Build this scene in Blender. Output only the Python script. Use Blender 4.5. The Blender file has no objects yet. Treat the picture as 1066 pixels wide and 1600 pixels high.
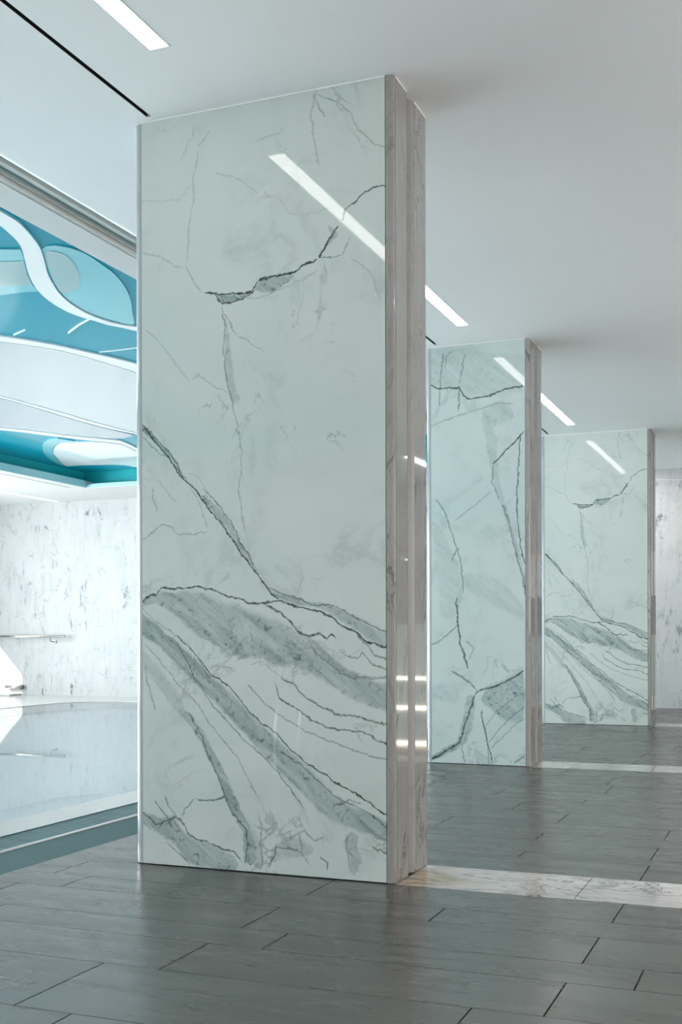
import bpy, bmesh, math, random
from mathutils import Matrix, Vector

random.seed(7)
scene = bpy.context.scene
COL = scene.collection

# ------------------------------------------------------------------ camera
YAW, CAM_H = 0.3813, 0.9222
cam_data = bpy.data.cameras.new('camera')
cam_data.sensor_fit = 'VERTICAL'
cam_data.sensor_height = 36.0
cam_data.sensor_width = 24.0
cam_data.lens = 1790.13 / 1600.0 * 36.0
cam_data.shift_y = (992.78 - 800.0) / 1600.0
cam_data.clip_start = 0.05
cam = bpy.data.objects.new('camera', cam_data)
COL.objects.link(cam)
cam.location = (0, 0, CAM_H)
cam.rotation_mode = 'XYZ'
ROLL = 0.0024

cam.matrix_world = (Matrix.Translation((0, 0, CAM_H)) @ Matrix.Rotation(YAW, 4, 'Z')
                    @ Matrix.Rotation(math.pi / 2, 4, 'X') @ Matrix.Rotation(-ROLL, 4, 'Z'))
scene.camera = cam

# ------------------------------------------------------------------ light and exposure
scene.view_settings.view_transform = 'Standard'
scene.view_settings.look = 'None'
scene.view_settings.gamma = 1.0
scene.view_settings.use_curve_mapping = False
scene.view_settings.exposure = 0.0
scene.cycles.use_denoising = True
scene.cycles.max_bounces = 10
scene.cycles.diffuse_bounces = 6
scene.cycles.glossy_bounces = 6
scene.cycles.sample_clamp_indirect = 20.0

WINDOW_GLOW = 13.5          # frosted daylight panes of the pool hall
LAMP_GLOW = 10.0            # ceiling light diffusers
LED_GLOW = 6.0             # strips under the bench steps
LAMP2_GLOW = 22.0
WALL_FILL_GLOW = 90.0  # added lamp behind the farthest pillar, brightens the far wall
POOL_FILL_GLOW = 16.0            # added unseen underwater strip, brightens pool and ceilings
SIDE_FILL_GLOW = 4.5             # added unseen panes in the right wall, brighten the hall
WINDOW_COL = (0.88, 0.97, 1.0)

world = bpy.data.worlds.new('world')
scene.world = world
world.use_nodes = True
bgn = world.node_tree.nodes['Background']
sky = world.node_tree.nodes.new('ShaderNodeTexSky')
sky.sky_type = 'HOSEK_WILKIE'
sky.turbidity = 2.5
sky.ground_albedo = 0.4
world.node_tree.links.new(sky.outputs[0], bgn.inputs[0])
bgn.inputs[1].default_value = 1.0

sun_data = bpy.data.lights.new('sun', 'SUN')
sun_data.energy = 9.0
sun_data.angle = 0.006
sun_data.color = (1.0, 0.98, 0.95)
sun = bpy.data.objects.new('sun', sun_data)
COL.objects.link(sun)
SUN_DIR = Vector((1.0, 1.5, -1.05))
sun.rotation_mode = 'QUATERNION'
sun.rotation_quaternion = SUN_DIR.to_track_quat('-Z', 'Y')
sun.location = (-20, -10, 12)

# ------------------------------------------------------------------ node helpers
class NT:
    """small wrapper to write node graphs as expressions"""
    def __init__(self, name):
        self.m = bpy.data.materials.new(name)
        self.m.use_nodes = True
        self.t = self.m.node_tree
        self.p = self.t.nodes['Principled BSDF']
        self.out = self.t.nodes['Material Output']
    def n(self, kind, **kw):
        nd = self.t.nodes.new(kind)
        for k, v in kw.items():
            setattr(nd, k, v)
        return nd
    def link(self, a, b):
        if isinstance(a, (int, float)):
            b.default_value = a
        elif isinstance(a, tuple):
            b.default_value = a if len(a) != 3 or b.type == 'VECTOR' else (*a, 1.0)
        else:
            self.t.links.new(a, b)
    def math(self, op, a, b=0.0, c=None, clamp=False):
        nd = self.n('ShaderNodeMath', operation=op, use_clamp=clamp)
        self.link(a, nd.inputs[0])
        self.link(b, nd.inputs[1])
        if c is not None:
            self.link(c, nd.inputs[2])
        return nd.outputs[0]
    def vmath(self, op, a, b):
        nd = self.n('ShaderNodeVectorMath', operation=op)
        self.link(a, nd.inputs[0])
        self.link(b, nd.inputs[1])
        return nd.outputs[0]
    def scale(self, v, s):
        nd = self.n('ShaderNodeVectorMath', operation='MULTIPLY')
        self.link(v, nd.inputs[0])
        nd.inputs[1].default_value = s
        return nd.outputs[0]
    def maprange(self, v, a, b, c, d, smooth=False):
        nd = self.n('ShaderNodeMapRange')
        nd.interpolation_type = 'SMOOTHSTEP' if smooth else 'LINEAR'
        self.link(v, nd.inputs[0])
        for i, x in enumerate((a, b, c, d)):
            self.link(x, nd.inputs[i + 1])
        return nd.outputs[0]
    def noise(self, vec, scale, detail=4.0, rough=0.55, dist=0.0, out=0):
        nd = self.n('ShaderNodeTexNoise')
        self.link(vec, nd.inputs['Vector'])
        nd.inputs['Scale'].default_value = scale
        nd.inputs['Detail'].default_value = detail
        nd.inputs['Roughness'].default_value = rough
        nd.inputs['Distortion'].default_value = dist
        return nd.outputs[out]
    def mix(self, f, a, b):
        nd = self.n('ShaderNodeMix', data_type='RGBA')
        self.link(f, nd.inputs[0])
        self.link(a, nd.inputs[6])
        self.link(b, nd.inputs[7])
        return nd.outputs[2]
    def coord(self, which='Object'):
        return self.n('ShaderNodeTexCoord').outputs[which]
    def xyz(self, v):
        s = self.n('ShaderNodeSeparateXYZ')
        self.link(v, s.inputs[0])
        return s.outputs
    def setp(self, **kw):
        names = {'color': 'Base Color', 'rough': 'Roughness', 'metal': 'Metallic', 'ior': 'IOR',
                 'normal': 'Normal', 'spec': 'Specular IOR Level', 'coat': 'Coat Weight',
                 'emit': 'Emission Color', 'glow': 'Emission Strength', 'coat_rough': 'Coat Roughness',
                 'coat_ior': 'Coat IOR', 'tint': 'Specular Tint'}
        for k, v in kw.items():
            self.link(v, self.p.inputs[names[k]])
        return self

def plain(name, col, rough=0.5, metal=0.0, ior=1.5, grain=0.0, gscale=40.0):
    t = NT(name)
    c = col
    if grain:
        f = t.noise(t.coord(), gscale, 5, 0.6)
        c = t.mix(f, tuple(x * (1 - grain) for x in col), tuple(min(1, x * (1 + grain)) for x in col))
    t.setp(color=c, rough=rough, metal=metal, ior=ior)
    return t.m

def glow(name, col, strength):
    t = NT(name)
    t.setp(color=(0.8, 0.8, 0.8), rough=0.5, emit=col, glow=strength)
    return t.m

def curve_node(t, xs, ys, vec=True):
    nd = t.n('ShaderNodeFloatCurve')
    mp = nd.mapping
    mp.extend = 'HORIZONTAL'
    c = mp.curves[0]
    while len(c.points) > 2:
        c.points.remove(c.points[1])
    c.points[0].location = (xs[0], ys[0])
    c.points[-1].location = (xs[-1], ys[-1])
    for x, y in zip(xs[1:-1], ys[1:-1]):
        c.points.new(x, y)
    for p in c.points:
        p.handle_type = 'VECTOR' if vec else 'AUTO_CLAMPED'
    mp.update()
    nd.inputs[0].default_value = 1.0
    return nd

QS = 3.2     # metres that the curves' 0..1 stands for

def vein_masks(t, veins, u, v, wu, wv):
    """line mask and band mask of a slab traced as polylines (u across, v up, in metres)"""
    acc = {'L': None, 'B': None, 'W': None}
    vn, un = t.math('MULTIPLY', wv, 1 / QS), t.math('MULTIPLY', wu, 1 / QS)
    for kind, pts, hw, s in veins:
        du = abs(pts[-1][0] - pts[0][0])
        dv = abs(pts[-1][1] - pts[0][1])
        along = 0 if du >= dv else 1
        if kind == 'B':
            along = 0 if du >= dv * 0.75 else 1
        ps = sorted(pts, key=lambda q: q[along])
        clean = [ps[0]]
        for q in ps[1:]:
            if q[along] - clean[-1][along] > 1e-3:
                clean.append(q)
        if len(clean) < 2:
            continue
        p0, p1 = clean[0][along], clean[-1][along]
        L = p1 - p0
        xs = [(q[along] - p0) / L for q in clean]
        ys = [q[1 - along] / QS for q in clean]
        hs = []
        for i, q in enumerate(clean):
            a, b = clean[max(0, i - 1)], clean[min(len(clean) - 1, i + 1)]
            m = (b[1 - along] - a[1 - along]) / max(1e-4, b[along] - a[along])
            k = min(3.0, math.sqrt(1 + m * m))
            hs.append((hw * 1.35 * k if kind == 'L' else q[2]) / QS)
        fade = min(0.12, 0.02 / L)
        wxs, whs = list(xs), list(hs)
        # taper to nothing at both ends
        wxs = [0.0, fade] + [x for x in xs if fade + 0.01 < x < 1 - fade - 0.01] + [1 - fade, 1.0]
        import bisect
        def samp(x):
            i = min(max(bisect.bisect_right(xs, x) - 1, 0), len(xs) - 2)
            f = (x - xs[i]) / max(1e-6, xs[i + 1] - xs[i])
            return hs[i] * (1 - f) + hs[i + 1] * f
        whs = [samp(x) for x in wxs]
        edge_lo = clean[0][along] < 0.02 and along == 0
        edge_hi = along == 0 and p1 > 1.0
        whs[0] = whs[1] if edge_lo else 1e-5
        whs[-1] = whs[-2] if edge_hi else 1e-5
        par = t.maprange(u if along == 0 else v, p0, p1, 0.0, 1.0)
        fc = curve_node(t, xs, ys, kind == 'L')
        t.link(par, fc.inputs[1])
        fw = curve_node(t, wxs, whs, True)
        t.link(par, fw.inputs[1])
        d = t.math('ABSOLUTE', t.math('SUBTRACT', vn if along == 0 else un, fc.outputs[0]))
        r = t.math('DIVIDE', d, fw.outputs[0])
        inner = 0.1 if kind == 'L' else 0.72
        outer = 1.0 if kind == 'L' else 1.12
        mk = t.maprange(r, inner, outer, abs(s), 0.0, True)
        key = kind if s > 0 else 'W'
        acc[key] = mk if acc[key] is None else t.math('MAXIMUM', acc[key], mk)
    return acc

def slab_marble(name, veins, base, grey, dark, seed):
    t = NT(name)
    co = t.coord('Object')
    x, y, z = t.xyz(co)
    off = t.vmath('ADD', co, (seed, seed * 0.7, 0.0))
    n1 = t.noise(off, 9.0, 6, 0.62, 0.3, out=1)
    n2 = t.noise(off, 55.0, 3, 0.6, 0.0, out=1)
    n3 = t.noise(off, 23.0, 4, 0.6, 0.0, out=1)
    a = t.xyz(n1)
    c3 = t.xyz(n3)
    b = t.xyz(n2)
    def warp(c, i):
        k = t.math('MULTIPLY_ADD', a[i], 0.040, -0.020)
        k2 = t.math('MULTIPLY_ADD', b[i], 0.014, -0.007)
        k3 = t.math('MULTIPLY_ADD', c3[i], 0.026, -0.013)
        return t.math('ADD', c, t.math('ADD', k, t.math('ADD', k2, k3)))
    wu, wv = warp(x, 0), warp(z, 1)
    m = vein_masks(t, veins, x, z, wu, wv)
    # mottling that lies inside the grey bands, streaked along the bedding
    along = t.math('SUBTRACT', t.math('MULTIPLY', x, 0.77), t.math('MULTIPLY', z, 0.64))
    across = t.math('ADD', t.math('MULTIPLY', x, 0.64), t.math('MULTIPLY', z, 0.77))
    bed = t.n('ShaderNodeCombineXYZ')
    t.link(t.math('MULTIPLY', along, 2.6), bed.inputs[0])
    t.link(t.math('MULTIPLY', across, 17.0), bed.inputs[1])
    bed.inputs[2].default_value = seed
    streak = t.noise(bed.outputs[0], 1.0, 8, 0.66, 0.6)
    cloud = t.noise(off, 2.3, 5, 0.6, 0.5)
    speck = t.noise(off, 34.0, 4, 0.7, 0.6)
    band = t.math('MULTIPLY', m['B'], t.maprange(streak, 0.34, 0.62, 0.42, 1.45))
    if m['W'] is not None:
        band = t.math('MULTIPLY', band, t.math('SUBTRACT', 1.0, t.math('MULTIPLY', m['W'], 2.4), clamp=True), clamp=True)
    # hair veins everywhere, thin ridges of a noise field
    def ridge(sc, wid, dist):
        f = t.noise(off, sc, 6, 0.6, dist)
        return t.maprange(t.math('ABSOLUTE', t.math('SUBTRACT', f, 0.5)), 0.0, wid, 1.0, 0.0, True)
    gate = t.maprange(t.noise(off, 3.1, 2, 0.5), 0.50, 0.68, 0.0, 1.0, True)
    hair = t.math('MULTIPLY', t.math('MULTIPLY', ridge(1.9, 0.012, 0.9), gate), 0.34)
    smudge = t.math('MULTIPLY', t.math('MULTIPLY', ridge(2.6, 0.06, 0.6), t.maprange(cloud, 0.48, 0.66, 0.0, 1.0)), 0.16)
    hair = t.math('MAXIMUM', hair, smudge)
    low = t.maprange(z, 1.5, 0.5, 0.0, 1.0, True)
    hair2 = t.math('MULTIPLY', t.math('MULTIPLY', ridge(4.6, 0.022, 0.7), t.math('MULTIPLY', gate, low)), 0.42)
    hair = t.math('MAXIMUM', hair, hair2)
    line = t.math('MULTIPLY', m['L'], t.maprange(speck, 0.30, 0.55, 0.6, 1.15))
    line = t.math('MAXIMUM', line, hair, clamp=True)
    flecks = t.math('MULTIPLY', t.maprange(speck, 0.555, 0.66, 0.0, 0.62), t.maprange(band, 0.1, 0.6, 0.0, 1.0))
    warm = t.mix(t.maprange(cloud, 0.35, 0.65, 0.0, 1.0), base, tuple(c * k for c, k in zip(base, (0.93, 0.955, 0.95))))
    col = t.mix(t.math('MINIMUM', band, 1.0), warm, grey)
    col = t.mix(line, col, dark)
    col = t.mix(flecks, col, dark)
    t.setp(color=col, rough=0.035, ior=1.52)
    return t.m

def general_marble(name, base, grey, dark, seed, sx=(1, 1, 1), rough=0.05, ior=1.55, ang=35, amount=1.0, rscale=1.0):
    t = NT(name)
    co = t.coord('Object')
    mp = t.n('ShaderNodeMapping')
    mp.inputs['Location'].default_value = (seed, seed * 1.7, seed * 0.3)
    mp.inputs['Rotation'].default_value = (math.radians(ang * 0.6), math.radians(ang), math.radians(ang * 0.8))
    mp.inputs['Scale'].default_value = sx
    t.link(co, mp.inputs[0])
    p = mp.outputs[0]
    def ridge(sc, wid, dist):
        f = t.noise(p, sc, 7, 0.62, dist)
        return t.maprange(t.math('ABSOLUTE', t.math('SUBTRACT', f, 0.5)), 0.0, wid, 1.0, 0.0, True)
    cloud = t.noise(p, 1.7 * rscale, 6, 0.62, 0.8)
    gate = t.maprange(t.noise(p, 1.3 * rscale, 2, 0.5), 0.42, 0.62, 0.0, 1.0, True)
    line = t.math('MULTIPLY', t.math('MULTIPLY', ridge(1.8 * rscale, 0.022, 1.4), gate), 0.75 * amount)
    fine = t.math('MULTIPLY', ridge(5.0 * rscale, 0.02, 1.0), 0.22 * amount)
    col = t.mix(t.maprange(cloud, 0.45, 0.72, 0.0, 0.8 * amount), base, grey)
    col = t.mix(t.math('MAXIMUM', line, fine), col, dark)
    t.setp(color=col, rough=rough, ior=ior)
    return t.m

# ------------------------------------------------------------------ geometry helpers
def obj(name, bm, mat, parent=None, smooth=False):
    me = bpy.data.meshes.new(name)
    bmesh.ops.recalc_face_normals(bm, faces=bm.faces)
    bm.to_mesh(me)
    bm.free()
    if smooth:
        for p in me.polygons:
            p.use_smooth = True
    if mat is not None:
        me.materials.append(mat)
    o = bpy.data.objects.new(name, me)
    COL.objects.link(o)
    if parent is not None:
        o.parent = parent
    return o

def tag(o, label, cat, group=None):
    o['label'] = label
    o['category'] = cat
    if group:
        o['group'] = group
    return o

def thing(name, label, cat, loc=(0, 0, 0), rz=0.0, group=None):
    o = bpy.data.objects.new(name, None)
    o.empty_display_size = 0.2
    COL.objects.link(o)
    o.location = loc
    o.rotation_euler = (0, 0, rz)
    return tag(o, label, cat, group)

def struct(name, bm, mat):
    o = obj(name, bm, mat)
    o['kind'] = 'structure'
    return o

def add_box(bm, x0, x1, y0, y1, z0, z1, bev=0.0):
    vs = [bm.verts.new((x, y, z)) for z in (z0, z1) for y in (y0, y1) for x in (x0, x1)]
    fs = [(0, 2, 3, 1), (4, 5, 7, 6), (0, 1, 5, 4), (2, 6, 7, 3), (0, 4, 6, 2), (1, 3, 7, 5)]
    faces = [bm.faces.new([vs[i] for i in f]) for f in fs]
    if bev:
        es = list({e for f in faces for e in f.edges})
        bmesh.ops.bevel(bm, geom=es, offset=bev, segments=2, affect='EDGES', profile=0.5)

def box(x0, x1, y0, y1, z0, z1, bev=0.0):
    bm = bmesh.new()
    add_box(bm, x0, x1, y0, y1, z0, z1, bev)
    return bm

def add_prism(bm, pts, z0, z1):
    """closed plan polygon (x, y) extruded from z0 to z1"""
    lo = [bm.verts.new((p[0], p[1], z0)) for p in pts]
    hi = [bm.verts.new((p[0], p[1], z1)) for p in pts]
    n = len(pts)
    for i in range(n):
        j = (i + 1) % n
        bm.faces.new((lo[i], lo[j], hi[j], hi[i]))
    for loop in (lo, hi):
        es = []
        for i in range(n):
            e = bm.edges.get((loop[i], loop[(i + 1) % n]))
            es.append(e)
        bmesh.ops.triangle_fill(bm, edges=es, use_beauty=True)

def prism(pts, z0, z1):
    bm = bmesh.new()
    add_prism(bm, pts, z0, z1)
    return bm

def add_tube(bm, pts, r, seg=12, caps=True):
    pts = [Vector(p) for p in pts]
    rings = []
    for i, p in enumerate(pts):
        a = pts[max(0, i - 1)]
        b = pts[min(len(pts) - 1, i + 1)]
        d = (b - a).normalized()
        up = Vector((0, 0, 1)) if abs(d.z) < 0.95 else Vector((1, 0, 0))
        s = d.cross(up).normalized()
        w = s.cross(d).normalized()
        rings.append([bm.verts.new(p + (s * math.cos(k * 2 * math.pi / seg) + w * math.sin(k * 2 * math.pi / seg)) * r) for k in range(seg)])
    for i in range(len(rings) - 1):
        for k in range(seg):
            bm.faces.new((rings[i][k], rings[i][(k + 1) % seg], rings[i + 1][(k + 1) % seg], rings[i + 1][k]))
    if caps:
        bm.faces.new(rings[0])
        bm.faces.new(list(reversed(rings[-1])))

def tube(pts, r, seg=12):
    bm = bmesh.new()
    add_tube(bm, pts, r, seg)
    return bm

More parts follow.
